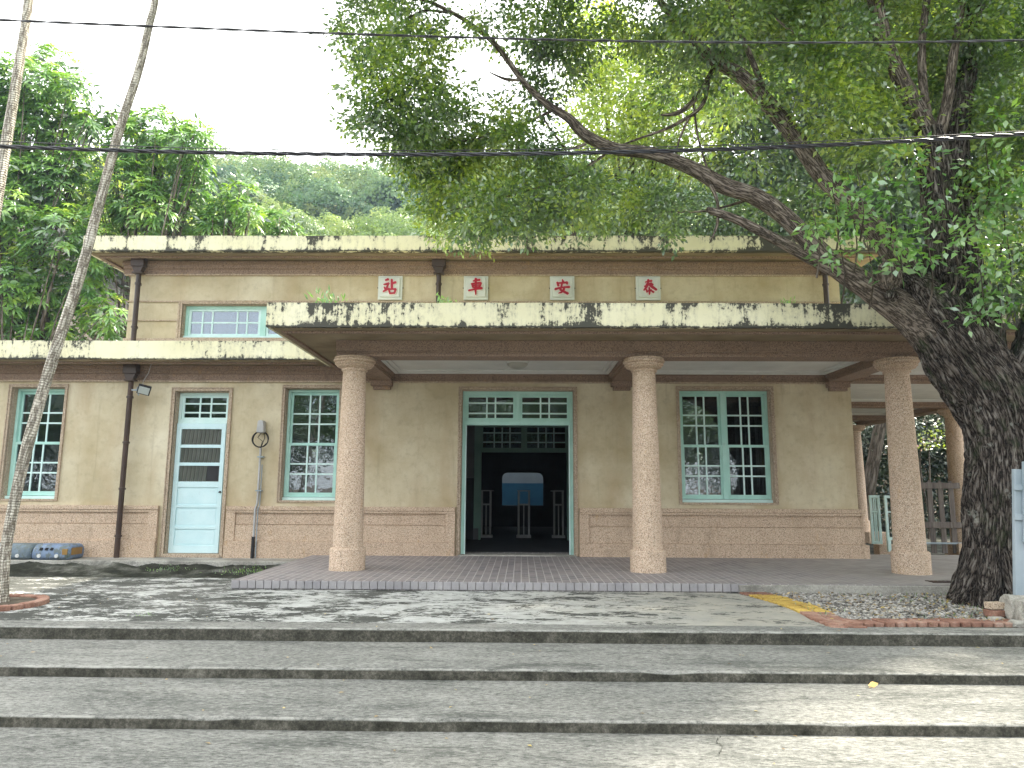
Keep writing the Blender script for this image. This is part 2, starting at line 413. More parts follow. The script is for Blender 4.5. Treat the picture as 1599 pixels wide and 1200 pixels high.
def mk_brickpave(name, stops):
    t = NT(name); v = world_co(t)
    c = t.ramp(t.noise(v, 3.3, 7, 0.7), stops)
    c = t.mix(0.5, c, t.ramp(t.noise(v, 60, 5, 0.7), [(0.3, 0.25), (0.7, 0.75)]), 'OVERLAY')
    return t.fin(c, 0.9, t.noise(v, 70, 4), 0.4, 0.006, spec=0.2)
M['brick'] = mk_brickpave('red_brick', [(0.3, (0.10, 0.065, 0.05)), (0.45, (0.24, 0.125, 0.09)), (0.6, (0.36, 0.22, 0.165)), (0.75, (0.42, 0.37, 0.31))])
M['brick_y'] = mk_brickpave('worn_yellow_paint_brick', [(0.3, (0.20, 0.13, 0.07)), (0.45, (0.42, 0.28, 0.07)), (0.7, (0.58, 0.42, 0.11))])
def mk_attr(name, stops, rough=0.85, tintnoise=None):
    t = NT(name); a = t.n('ShaderNodeAttribute'); a.attribute_name = 'rnd'
    c = t.ramp(a.outputs['Fac'], stops)
    return t.fin(c, rough, t.noise(world_co(t), 60, 3), 0.3, 0.004, spec=0.25)
M['gravel'] = mk_attr('gravel_stones', [(0.0, (0.10, 0.095, 0.085)), (0.3, (0.24, 0.225, 0.20)), (0.6, (0.36, 0.345, 0.315)), (0.88, (0.47, 0.45, 0.41)), (1.0, (0.30, 0.24, 0.13))])
def mk_soil():
    t = NT('leafy_soil'); v = world_co(t)
    c = t.ramp(t.noise(v, 6, 8, 0.7), [(0.3, (0.05, 0.04, 0.03)), (0.6, (0.13, 0.11, 0.085)), (0.8, (0.22, 0.19, 0.14))])
    return t.fin(c, 0.95, t.noise(v, 20, 6), 0.8, 0.03, spec=0.1)
M['soil'] = mk_soil()
def mk_leaf(name, stops, trans=0.38, noise_scale=1.2, gloss=0.17, rough=0.38):
    t = NT(name); a = t.n('ShaderNodeAttribute'); a.attribute_name = 'rnd'
    nz = t.noise(world_co(t), noise_scale, 3)
    f = t.math('ADD', t.math('MULTIPLY', a.outputs['Fac'], 0.70), t.math('MULTIPLY', t.math('SUBTRACT', nz, 0.36), 1.5))
    c = t.ramp(f, stops)
    d = t.n('ShaderNodeBsdfDiffuse'); t.l(c, d.inputs[0])
    tr = t.n('ShaderNodeBsdfTranslucent'); tc = t.mix(1.0, c, (1.5, 1.6, 0.7), 'MULTIPLY'); t.l(tc, tr.inputs[0])
    m = t.n('ShaderNodeMixShader'); m.inputs[0].default_value = trans; t.l(d.outputs[0], m.inputs[1]); t.l(tr.outputs[0], m.inputs[2])
    g = t.n('ShaderNodeBsdfGlossy'); g.inputs['Roughness'].default_value = rough; g.inputs[0].default_value = (0.9, 0.95, 0.9, 1)
    m2 = t.n('ShaderNodeMixShader'); m2.inputs[0].default_value = gloss; t.l(m.outputs[0], m2.inputs[1]); t.l(g.outputs[0], m2.inputs[2])
    t.l(m2.outputs[0], t.out.inputs[0]); return t.m
M['leaf_main'] = mk_leaf('camphor_leaves', [(0.1, (0.022, 0.055, 0.018)), (0.4, (0.06, 0.13, 0.028)), (0.65, (0.16, 0.26, 0.04)), (0.9, (0.36, 0.44, 0.055))], 0.42, 0.8, 0.15)  # wide ramp: sun and shadow between clumps put into leaf colour, beside leaf age
M['leaf_shoot'] = mk_leaf('fresh_shoot_leaves', [(0.1, (0.05, 0.15, 0.03)), (0.5, (0.11, 0.27, 0.045)), (1.0, (0.26, 0.44, 0.07))], 0.45)
M['leaf_yellow'] = mk_leaf('yellow_green_leaves', [(0.1, (0.12, 0.19, 0.02)), (0.5, (0.28, 0.37, 0.04)), (1.0, (0.50, 0.53, 0.08))], 0.55)
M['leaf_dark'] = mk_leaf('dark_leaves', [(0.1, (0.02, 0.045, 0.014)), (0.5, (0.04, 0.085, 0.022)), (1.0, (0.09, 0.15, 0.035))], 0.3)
M['leaf_hedge'] = mk_leaf('shade_toned_leaves', [(0.1, (0.008, 0.016, 0.006)), (0.5, (0.018, 0.036, 0.012)), (1.0, (0.05, 0.085, 0.025))], 0.05)  # near-black: shade behind the side porch is put into the leaf colour
M['leaf_mid'] = mk_leaf('mid_green_leaves', [(0.1, (0.035, 0.08, 0.02)), (0.5, (0.075, 0.145, 0.03)), (1.0, (0.17, 0.25, 0.05))], 0.4)
M['leaf_mango'] = mk_leaf('long_drooping_leaves', [(0.05, (0.035, 0.10, 0.02)), (0.4, (0.09, 0.21, 0.035)), (0.75, (0.20, 0.36, 0.05)), (1.0, (0.42, 0.50, 0.07))], 0.35, 0.9, 0.12)
M['leaf_hill'] = mk_leaf('hill_canopy_leaves', [(0.1, (0.025, 0.075, 0.025)), (0.4, (0.06, 0.135, 0.04)), (0.7, (0.14, 0.22, 0.05)), (1.0, (0.28, 0.31, 0.09))], 0.2, 0.10, 0.05)
M['leaf_front'] = mk_leaf('sunny_slope_leaves', [(0.1, (0.08, 0.14, 0.03)), (0.5, (0.17, 0.25, 0.05)), (1.0, (0.31, 0.37, 0.08))], 0.35, 0.25, 0.05)
M['flower'] = mk_leaf('pink_flowers', [(0.1, (0.45, 0.2, 0.3)), (1.0, (0.75, 0.5, 0.6))], 0.4)
M['fallen'] = mk_leaf('fallen_leaves', [(0.1, (0.16, 0.09, 0.04)), (0.5, (0.35, 0.22, 0.08)), (1.0, (0.5, 0.38, 0.1))], 0.1)
M['yellow_leaf'] = mk_leaf('yellow_fallen_leaf', [(0.1, (0.75, 0.42, 0.02)), (1.0, (0.85, 0.52, 0.04))], 0.1)
def mk_bark(name, dark, mid, light, sx=14.0, lichen=0.5, bump=0.03, rings=False):
    t = NT(name); a = t.n('ShaderNodeAttribute'); a.attribute_name = 'bark'
    v = t.co((1, 1, 0.15), src=a.outputs['Vector'])
    n1 = t.noise(v, sx, 6, 0.6, 0.25)
    rid = t.math('ABSOLUTE', t.math('SUBTRACT', n1, 0.5))
    h = t.ramp(rid, [(0.0, 0.0), (0.05, 0.45), (0.16, 1.0)])
    vv = t.co((1, 1, 0.5), src=a.outputs['Vector'])
    fine = t.noise(vv, sx*5, 5, 0.7)
    c = t.ramp(t.math('ADD', t.math('MULTIPLY', h, 0.62), t.math('MULTIPLY', fine, 0.42)), [(0.30, dark), (0.58, mid), (0.98, light)])
    if lichen:
        l1 = t.noise(t.co((1, 1, 0.7), src=a.outputs['Vector']), 7, 9, 0.75)
        c = t.mix(t.ramp(l1, [(0.60, 0), (0.66, lichen)]), c, (0.42, 0.43, 0.38))
        l2 = t.noise(t.co((1, 1, 0.6), (0, 0, 0), (5, 5, 5), src=a.outputs['Vector']), 3, 6, 0.7)
        c = t.mix(t.ramp(l2, [(0.54, 0), (0.68, lichen*0.8)]), c, (0.10, 0.14, 0.065))
    hh = t.math('ADD', h, t.math('MULTIPLY', fine, 0.5))
    if rings:
        w = t.n('ShaderNodeTexWave', Scale=11.0, Distortion=6.0, Detail=4.0); w.bands_direction = 'Z'
        t.l(a.outputs['Vector'], w.inputs['Vector'])
        c = t.mix(t.ramp(w.outputs['Fac'], [(0.0, 0.40), (0.4, 0.0)]), c, dark)
        hh = t.math('ADD', hh, w.outputs['Fac'])
    return t.fin(c, 0.93, hh, 1.0, bump, spec=0.15)
M['bark'] = mk_bark('dark_fissured_bark', (0.020, 0.016, 0.014), (0.14, 0.115, 0.097), (0.38, 0.35, 0.31), 30, 0.7, 0.03)
M['bark_limb'] = mk_bark('grey_limb_bark', (0.06, 0.048, 0.038), (0.22, 0.18, 0.145), (0.40, 0.345, 0.29), 30, 0.15, 0.015)
M['bark_far'] = mk_bark('plain_bark', (0.05, 0.04, 0.03), (0.12, 0.10, 0.08), (0.22, 0.19, 0.16), 10, 0.1, 0.01)
M['palm_bark'] = mk_bark('ringed_palm_bark', (0.24, 0.21, 0.17), (0.62, 0.58, 0.49), (0.84, 0.80, 0.70), 24, 0.35, 0.008, True)

# ------------------------------------------------------------------ organic helpers
def set_attr(me, name, data, typ='FLOAT', dom='POINT'):
    a = me.attributes.new(name, typ, dom)
    a.data.foreach_set('value' if typ == 'FLOAT' else 'vector', np.asarray(data, dtype=np.float32).ravel())

def norm(a):
    return a / (np.linalg.norm(a, axis=1, keepdims=True) + 1e-9)

def leaves(name, mat, P, D, N, L, Wd, rnd, parent=None, bent=False, fold=0.18, bend=0.35):
    """one mesh of many leaf-shaped faces. P base points, D axis, N normal"""
    n = len(P); D = norm(D); S = norm(np.cross(D, N)); N = norm(np.cross(S, D))
    L = np.broadcast_to(L, (n,))[:, None]; Wd = np.broadcast_to(Wd, (n,))[:, None]
    if not bent:
        V = np.stack([P, P + D*L*0.42 + S*Wd*0.5 + N*Wd*fold, P + D*L, P + D*L*0.42 - S*Wd*0.5 + N*Wd*fold], 1)
        k = 4; F = np.arange(n*4).reshape(n, 4)
    else:
        dn = np.array([0, 0, -1.0])
        q = lambda f: P + D*L*f + dn*L*bend*f*f
        V = np.stack([q(0), q(0.4)+S*Wd*0.5, q(0.4)-S*Wd*0.5, q(0.75)+S*Wd*0.36, q(0.75)-S*Wd*0.36, q(1.0)], 1)
        k = 6; b = (np.arange(n)*6)[:, None]
        F = None
    me = bpy.data.meshes.new(name)
    me.vertices.add(n*k); me.vertices.foreach_set('co', V.astype(np.float32).ravel())
    if not bent:
        me.loops.add(n*4); me.loops.foreach_set('vertex_index', F.ravel().astype(np.int32))
        me.polygons.add(n); me.polygons.foreach_set('loop_start', (np.arange(n)*4).astype(np.int32)); me.polygons.foreach_set('loop_total', np.full(n, 4, np.int32))
    else:
        idx = np.concatenate([b+0, b+2, b+1, b+1, b+2, b+4, b+3, b+3, b+4, b+5], 1).astype(np.int32)
        me.loops.add(n*10); me.loops.foreach_set('vertex_index', idx.ravel())
        st = (np.arange(n)*10)[:, None] + np.array([0, 3, 7])[None]
        me.polygons.add(n*3); me.polygons.foreach_set('loop_start', st.ravel().astype(np.int32))
        me.polygons.foreach_set('loop_total', np.tile([3, 4, 3], n).astype(np.int32))
    me.update(calc_edges=True)
    set_attr(me, 'rnd', np.repeat(rnd, k))
    me.materials.append(mat)
    o = bpy.data.objects.new(name, me); COL.objects.link(o)
    if parent is not None:
        o.parent = parent
        me.transform(parent.matrix_basis.inverted())
    return o

def blob_leaves(blobs, per_m3, sub=0.22, perclump=26, shell=0.45, flat=0.6):
    """blobs: (x,y,z,rx,ry,rz). returns clump-wise scattered points, outward directions, rnd"""
    Ps, Ds, Rn = [], [], []
    for (x, y, z, rx, ry, rz) in blobs:
        vol = 4.19*rx*ry*rz
        nc = max(3, int(vol*per_m3/perclump))
        u = norm(rng.normal(size=(nc, 3))); r = rng.uniform(shell, 1.0, (nc, 1))**0.6
        lob = 1 + 0.22*np.sin(u[:, :1]*5 + x*3) * np.cos(u[:, 2:3]*4 + y*2)
        c = np.array([x, y, z]) + u*r*lob*np.array([rx, ry, rz])
        cr = rng.uniform(0, 1, nc)
        k = rng.poisson(perclump, nc)
        idx = np.repeat(np.arange(nc), k); n = len(idx)
        off = rng.normal(size=(n, 3))*np.array([sub, sub, sub*flat])
        Ps.append(c[idx] + off); Ds.append(u[idx]*0.5 + norm(off)*0.8 + rng.normal(size=(n, 3))*0.45)
        Rn.append(np.clip(cr[idx]*0.6 + rng.uniform(0, 0.4, n), 0, 1))
    return np.concatenate(Ps), np.concatenate(Ds), np.concatenate(Rn)

def bark_tubes(name, mat, limbs, parent=None, disp=0.0, seg=20, knots=None, wob=0.0):
    """limbs: list of (points, radii, seg). one mesh with a 'bark' coordinate"""
    V, F, A = [], [], []
    for (pts, rad, sg) in limbs:
        pts = [Vector(p) for p in pts]
        P, Rr = [], []
        m = len(pts)
        nsub = 6 if disp == 0 else (9 if disp < 0.05 else 22)
        for i in range(m-1):                       # Catmull-Rom
            p0, p1, p2, p3 = pts[max(i-1, 0)], pts[i], pts[i+1], pts[min(i+2, m-1)]
            for k in range(nsub):
                t = k/nsub
                P.append(0.5*((2*p1)+(p2-p0)*t+(2*p0-5*p1+4*p2-p3)*t*t+(3*p1-p0-3*p2+p3)*t**3)); Rr.append(rad[i]*(1-t)+rad[i+1]*t)
        P.append(pts[-1]); Rr.append(rad[-1])
        n0 = len(V); up = None; dist = 0; off = random.uniform(0, 50)
        for i, p in enumerate(P):
            t = (P[min(i+1, len(P)-1)] - P[max(i-1, 0)]).normalized()
            if i: dist += (p - P[i-1]).length
            if up is None: up = Vector((0.2, 1, 0.1))
            u = (up - up.dot(t)*t).normalized(); w = t.cross(u); up = u
            r = Rr[i]
            for k in range(sg):
                a = 2*math.pi*k/sg; ca, sa = math.cos(a), math.sin(a)
                q = Vector((ca*r, sa*r, dist + off))
                rr = r
                if disp:
                    rr += disp*(noise.noise(Vector((q.x*5, q.y*5, q.z*1.1)))*1.1*min(1, r/0.2) + 0.45*noise.noise(Vector((q.x*22, q.y*22, q.z*3)))*min(1, r/0.15))
                    if r > 0.2: rr -= 0.030*(1-min(1, abs(noise.noise(Vector((q.x*13+3, q.y*13, q.z*2.4))))*4.5)) + 0.012*(1-min(1, abs(noise.noise(Vector((q.x*30, q.y*30, q.z*7))))*4))
                V.append(tuple(p + rr*(ca*u + sa*w))); A.append((q.x, q.y, q.z))
        for i in range(len(P)-1):
            for k in range(sg):
                a = n0+i*sg+k; b = n0+i*sg+(k+1) % sg
                F.append((a, b, b+sg, a+sg))
        e = n0+(len(P)-1)*sg
        F.append(tuple(e+k for k in range(sg)))
    me = bpy.data.meshes.new(name); me.from_pydata(V, [], F)
    for p in me.polygons: p.use_smooth = True
    set_attr(me, 'bark', A, 'FLOAT_VECTOR')
    me.materials.append(mat)
    o = bpy.data.objects.new(name, me); COL.objects.link(o)
    if parent is not None:
        o.parent = parent; me.transform(parent.matrix_basis.inverted())
    return o

# ================================================================== GROUND
Z_F = -0.10            # forecourt level (the porch floor is z = 0)
ZS = [-0.10, -0.209, -0.288, -0.362]
YS = [-5.80, -6.72, -7.61]
def sheet(name, x0, x1, y0, y1, z, mat, kind='structure'):
    return tag(MB().quad((x0,y0,z),(x1,y0,z),(x1,y1,z),(x0,y1,z)).build(name, mat), kind=kind)
sheet('ground', -1500, 1500, -1500, 1500, -0.62, M['soil'])
tag(MB().box(-60, 60, -45, YS[2]+0.03, -0.60, ZS[3]).build('road', M['steps']), kind='structure')
def step_slab(name, y0, y1, z, zb):
    """slab with a slightly uneven, chipped front edge"""
    mb = MB(); n = 340; xs = [-16 + 34*i/n for i in range(n+1)]
    rows = []
    for i, x in enumerate(xs):
        c = 0.010*noise.noise(Vector((x*0.5, y0, 1))) + 0.004*noise.noise(Vector((x*4, y0, 2)))
        chip = max(0, noise.noise(Vector((x*2.3, y0*3, 7))) - 0.28)*0.06 + max(0, noise.noise(Vector((x*9, y0*3, 9))) - 0.25)*0.02
        dz = 0.004*noise.noise(Vector((x*0.7, y0, 5)))
        rows.append([(x, y0 + c*0.6, zb), (x, y0 + c, z - 0.022 - chip*0.6), (x, y0 + c + 0.004, z - 0.010 - chip*0.5), (x, y0 + c + 0.012 + chip, z - 0.002 + dz), (x, y0 + c + 0.03 + chip, z + dz), (x, y1, z + dz)])
    k = 6
    for r in rows: mb.v += r
    for i in range(n):
        for q in range(k-1): mb.f.append((i*k+q, (i+1)*k+q, (i+1)*k+q+1, i*k+q+1))
    return tag(mb.build(name, M['steps'], smooth=True, sharp=60), kind='structure')
step_slab('step', YS[2], YS[1]+0.02, ZS[2], -0.6)
step_slab('step', YS[1], YS[0]+0.02, ZS[1], -0.6)
# forecourt: a front strip with a clean edge, then the rough slab
step_slab('step', YS[0], YS[0]+0.26, ZS[0], -0.6)
fp = [(-16, YS[0]+0.255), (2.95, YS[0]+0.255), (2.95, -5.40), (2.82, -5.0), (2.86, -4.5), (2.80, -4.0), (2.66, -3.45), (2.66, -2.35), (-16, -2.35)]
_m = MB(); _n = len(fp); _m.v = [(x, y, -0.6) for x, y in fp] + [(x, y, Z_F-0.006) for x, y in fp]
_m.f = [tuple(range(_n))[::-1], tuple(range(_n, 2*_n))] + [(i, (i+1) % _n, _n+(i+1) % _n, _n+i) for i in range(_n)]
tag(_m.build('forecourt', M['forecourt']), kind='structure')
# dark mossy hollow between the forecourt and the wall at the left
def rough_strip(name, x0, x1, y0, y1, zf, mat, nx, ny, kind='structure'):
    V = []; F = []
    for j in range(ny+1):
        for i in range(nx+1):
            x = x0+(x1-x0)*i/nx; y = y0+(y1-y0)*j/ny; V.append((x, y, zf(x, y)))
    for j in range(ny):
        for i in range(nx):
            a = j*(nx+1)+i; F.append((a, a+1, a+nx+2, a+nx+1))
    m = MB(); m.v = V; m.f = F
    return tag(m.build(name, mat, smooth=True), kind=kind)
def hollow(x, y):
    u = (y+2.36)/(2.36-0.62); u = min(max(u, 0), 1)
    return -0.105 - 0.075*math.sin(math.pi*u)**0.6 + 0.05*noise.noise(Vector((x*3, y*5, 0))) + 0.025*noise.noise(Vector((x*12, y*14, 3))) - (0.0 if u > 0.05 else 0.02)
rough_strip('gutter_ground', -16, -3.50, -2.36, -0.60, hollow, M['moss'], 260, 44)
tag(MB().box(-16, -3.50, -0.62, 0.2, -0.6, -0.055).build('wall_kerb', M['kerb'], bevel=0.015), kind='structure')
tag(MB().box(-3.50, 5.0, -2.352, -2.351, -0.6, -0.3).build('forecourt_joint', M['moss']), kind='structure')

# porch floor
pv = MB().box(-3.49, 12.5, -3.385, 0.75, -0.6, 0.0)
tag(pv.build('porch_floor', M['tiles']), kind='structure')
sheet('platform_ground', 5.0, 30, 0.75, 16, -0.30, M['moss'])  # dark surface set here: shade behind the porch put into the ground colour
# glazed edging tiles along the front and the left end
eg = MB(); x = -3.50; k = 0
while x < 2.62:
    w = 0.094; jz = random.uniform(-0.0015, 0.0015)
    eg.box(x+0.003, x+w, -3.405, -3.3852, -0.095, -0.004+jz); x += 0.0985
eo = eg.build('porch_edging', M['edge_tile'], bevel=0.004); tag(eo, kind='structure')
eg = MB(); y = -3.385
while y < -0.65:
    eg.box(-3.508, -3.4902, y+0.003, y+0.094, -0.2, -0.004); y += 0.0985
tag(eg.build('porch_edging', M['edge_tile'], bevel=0.003), kind='structure')
# gravel bed with brick borders
sheet('gravel_bed', 2.7, 18, -5.478, -3.386, -0.125, M['soil'])
tag(MB().box(2.60, 18, -3.43, -3.387, -0.3, -0.012).build('porch_kerb', M['kerb'], bevel=0.008), kind='structure')
def bricks(name, cells, mat):
    mb = MB()
    for (cx, cy, a, w, l) in cells:
        mb.obox((cx, cy, -0.130+random.uniform(0, 0.012)), (w, l, 0.075), Matrix.Rotation(a + random.uniform(-0.03, 0.03), 3, 'Z'))
    return tag(mb.build(name, mat, bevel=0.006), kind='structure')
yel, red = [], []
for i in range(22):
    y = -3.50 - i*0.098
    u = i/21
    xc = 2.55 + 0.20*math.sin(u*math.pi*0.85) - 0.02*u
    if u > 0.8: xc += (u-0.8)*0.5
    for c in (0, 1):
        (yel if 1 < i < 14 else red).append((xc + 0.115 + c*0.165, y, 0.08*math.cos(u*3), 0.152, 0.084))
x = 2.95
while x < 9:
    red.append((x, -5.35 + 0.10*math.sin((x-2.8)*0.9), 0.22, 0.088, 0.215)); x += 0.102
bricks('brick_edging', yel, M['brick_y']); bricks('brick_edging', red, M['brick'])
def stones(name, n, x0, x1, y0, y1, z, s0, s1, mat):
    ph = np.array([(0,0,1),(0.9,0,0.25),(0.28,0.85,0.2),(-0.75,0.5,0.3),(-0.7,-0.55,0.22),(0.3,-0.85,0.28),(0,0,-0.6)])
    tri = np.array([(0,1,2),(0,2,3),(0,3,4),(0,4,5),(0,5,1),(6,2,1),(6,3,2),(6,4,3),(6,5,4),(6,1,5)])
    c = np.stack([rng.uniform(x0, x1, n), rng.uniform(y0, y1, n), np.full(n, z)+rng.uniform(-0.012, 0.012, n)], 1)
    lim = 2.86 + 0.20*np.sin((-3.5-c[:, 1])/2.06*math.pi*0.85); c = c[(c[:, 0] > lim)]; n = len(c)
    a = rng.uniform(0, 6.28, n); s = rng.uniform(s0, s1, n)**1.0
    q = ph[None] * (1+rng.uniform(-0.25, 0.25, (n, 7, 3))); ca, sa = np.cos(a)[:, None], np.sin(a)[:, None]
    X = (q[..., 0]*ca - q[..., 1]*sa)*s[:, None]; Y = (q[..., 0]*sa + q[..., 1]*ca)*s[:, None]*0.75; Zz = q[..., 2]*s[:, None]*0.6
    V = np.stack([X, Y, Zz], -1) + c[:, None]
    me = bpy.data.meshes.new(name); me.vertices.add(n*7); me.vertices.foreach_set('co', V.astype(np.float32).ravel())
    idx = (tri[None] + (np.arange(n)*7)[:, None, None]).reshape(-1).astype(np.int32)
    me.loops.add(len(idx)); me.loops.foreach_set('vertex_index', idx)
    k = len(idx)//3; me.polygons.add(k); me.polygons.foreach_set('loop_start', (np.arange(k)*3).astype(np.int32)); me.polygons.foreach_set('loop_total', np.full(k, 3, np.int32))
    me.update(calc_edges=True); set_attr(me, 'rnd', np.repeat(rng.uniform(0, 1, n), 7)); me.materials.append(mat)
    o = bpy.data.objects.new(name, me); COL.objects.link(o); return o
tag(stones('gravel', 24000, 2.8, 9.5, -5.24, -3.44, -0.112, 0.011, 0.034, M['gravel']), kind='stuff')

# ================================================================== STATION BUILDING
B = empty('station_building', (0, 0, 0), 'single storey beige railway station with cream flat roofs and a columned porch', 'station building')
def wallgrid(mb, x0, x1, z0, z1, holes, y0, y1):
    xs = sorted({x0, x1, *[h[0] for h in holes], *[h[1] for h in holes]}); zs = sorted({z0, z1, *[h[2] for h in holes], *[h[3] for h in holes]})
    xs = [x for x in xs if x0 <= x <= x1]; zs = [z for z in zs if z0 <= z <= z1]
    def solid(i, j):
        if not (0 <= i < len(xs)-1 and 0 <= j < len(zs)-1): return False
        cx, cz = (xs[i]+xs[i+1])/2, (zs[j]+zs[j+1])/2
        return not any(h[0] < cx < h[1] and h[2] < cz < h[3] for h in holes)
    for i in range(len(xs)-1):
        for j in range(len(zs)-1):
            if not solid(i, j): continue
            a, b, c, d = xs[i], xs[i+1], zs[j], zs[j+1]
            mb.quad((a,y0,c),(b,y0,c),(b,y0,d),(a,y0,d)); mb.quad((b,y1,c),(a,y1,c),(a,y1,d),(b,y1,d))
            if not solid(i-1, j): mb.quad((a,y1,c),(a,y0,c),(a,y0,d),(a,y1,d))
            if not solid(i+1, j): mb.quad((b,y0,c),(b,y1,c),(b,y1,d),(b,y0,d))
            if not solid(i, j-1): mb.quad((a,y1,c),(b,y1,c),(b,y0,c),(a,y0,c))
            if not solid(i, j+1): mb.quad((a,y0,d),(b,y0,d),(b,y1,d),(a,y1,d))
    return mb
W1 = (-8.92, -7.96, 0.90, 2.83); W2 = (-4.12, -3.15, 0.90, 2.83); W3 = (2.70, 4.29, 0.90, 2.83)
DM = (-1.04, 0.90, -0.10, 2.81); DS = (-6.03, -5.09, -0.10, 2.77)
WU = (-6.02, -3.2, 3.72, 4.33)
CW = (-13.6, -12.6, 0.90, 2.83)
mb = wallgrid(MB(), -16.0, 5.66, -0.5, 3.30, [W1, W2, W3, DM, DS, CW], 0.0, 0.28)
mb.box(5.38, 5.661, 0.281, 7.4, -0.5, 3.3)
mb.build('wall', M['stucco'], B)
mb = wallgrid(MB(), -6.99, 5.58, 3.30, 5.06, [WU], 0.001, 0.26)
mb.box(-6.991, -6.73, 0.261, 7.0, 3.3, 5.06); mb.box(5.32, 5.581, 0.261, 7.0, 3.3, 5.06)
mb.box(-6.73, 5.32, 6.8, 7.05, 3.3, 5.06)
w_up = mb.build('wall', M['stucco'], B); w_up['label'] = 'upper clerestory wall of beige stucco behind the roof edge'
# plinth: stepped profile with a cap, recessed panels
def plinth(x0, x1, ends=(True, True), zb=-0.3):
    mb = MB()
    mb.box(x0, x1, -0.085, -0.001, 0.735, 0.80)                 # cap
    mb.box(x0, x1, -0.070, -0.001, 0.690, 0.735)
    a, b = x0 + (0.16 if ends[0] else 0), x1 - (0.16 if ends[1] else 0)
    mb.box(a, b, -0.035, -0.001, 0.655, 0.690)
    mb.box(a, b, -0.045, -0.001, 0.50, 0.655)
    mb.box(a, b, -0.055, -0.001, 0.22, 0.488)
    mb.box(a+0.001, b-0.001, -0.036, -0.001, 0.488, 0.50)
    if ends[0]: mb.box(x0, a, -0.0695, -0.001, 0.22, 0.69)
    if ends[1]: mb.box(b, x1, -0.0695, -0.001, 0.22, 0.69)
    mb.box(x0, x1, -0.095, -0.001, zb, 0.22)
    return mb.build('plinth', M['granite'], B, bevel=0.006)
plinth(-16, DS[0]-0.12, (False, True)); plinth(DS[1]+0.10, DM[0]-0.075, (True, True)); plinth(DM[1]+0.075, 5.665, (True, False))
# end of the plinth round the corner
mb = MB()
for (z0, z1, d) in ((0.735, 0.80, 0.085), (0.69, 0.735, 0.07), (0.50, 0.69, 0.045), (0.22, 0.50, 0.055), (-0.3, 0.22, 0.10)):
    mb.box(5.666, 5.662+d, -d-0.0005, 7.4, z0, z1-0.0005)
mb.build('plinth', M['granite'], B, bevel=0.006)
# surrounds of the openings
def surround(h, mat=None, w=0.07, bottom=True, z0=None):
    x0, x1, za, zb = h; za = za if z0 is None else z0
    mb = MB()
    for (d, ww) in ((0.022, w),):
        mb.box(x0-w, x0, -d, 0.02, za - (w if bottom else 0), zb+w); mb.box(x1, x1+w, -d, 0.02, za - (w if bottom else 0), zb+w)
        mb.box(x0, x1, -d, 0.02, zb, zb+w)
        if bottom: mb.box(x0, x1, -d, 0.02, za-w, za)
    # thin outer fillet
    mb.box(x0-w-0.018, x0-w, -0.034, 0.0, za-(w if bottom else 0), zb+w+0.018); mb.box(x1+w, x1+w+0.018, -0.034, 0.0, za-(w if bottom else 0), zb+w+0.018)
    mb.box(x0-w, x1+w, -0.034, 0.0, zb+w, zb+w+0.018)
    # lining of the reveal
    mb.box(x0, x0+0.012, 0.0205, 0.27, za, zb); mb.box(x1-0.012, x1, 0.0205, 0.27, za, zb); mb.box(x0+0.012, x1-0.012, 0.0205, 0.27, zb-0.012, zb)
    return mb.build('window_surround' if bottom else 'door_surround', M['trim'], B, bevel=0.004)
for h in (W1, W2, W3): surround((h[0]+0.012, h[1]-0.012, h[2], h[3]), w=0.035)
surround((DM[0], DM[1], 0, DM[3]), bottom=False, w=0.035, z0=0.0)
surround((DS[0], DS[1], 0, DS[3]), bottom=False, w=0.045, z0=-0.05)
surround(WU, w=0.04)

def lattice(mb, x0, x1, z0, z1, cols, rows, y0, y1, t=0.022):
    """glazing bars; cols/rows are relative pane sizes"""
    sc, sr = sum(cols), sum(rows); a = 0
    for i, c in enumerate(cols[:-1]):
        a += c; x = x0 + (x1-x0)*a/sc; mb.box(x-t/2, x+t/2, y0, y1, z0, z1)
    a = 0
    for r in rows[:-1]:
        a += r; z = z1 - (z1-z0)*a/sr; mb.box(x0, x1, y0+0.003, y1-0.003, z-t/2, z+t/2)
def sash(parent, name, x0, x1, z0, z1, y, st, rail_t, rail_b, cols, rows, mat, bar=0.027, depth=0.045):
    mb = MB()
    mb.box(x0, x0+st, y, y+depth, z0, z1); mb.box(x1-st, x1, y, y+depth, z0, z1)
    mb.box(x0+st, x1-st, y, y+depth, z1-rail_t, z1); mb.box(x0+st, x1-st, y, y+depth, z0, z0+rail_b)
    s = mb.build(name, mat, parent, bevel=0.003)
    m2 = MB(); lattice(m2, x0+st, x1-st, z0+rail_b, z1-rail_t, cols, rows, y+0.008, y+0.034, bar)
    m2.build('glazing_bars', M['mint_sash'], s)
    MB().box(x0+st, x1-st, y+0.018, y+0.023, z0+rail_b, z1-rail_t).build('pane', M['glass'], s)
    return s
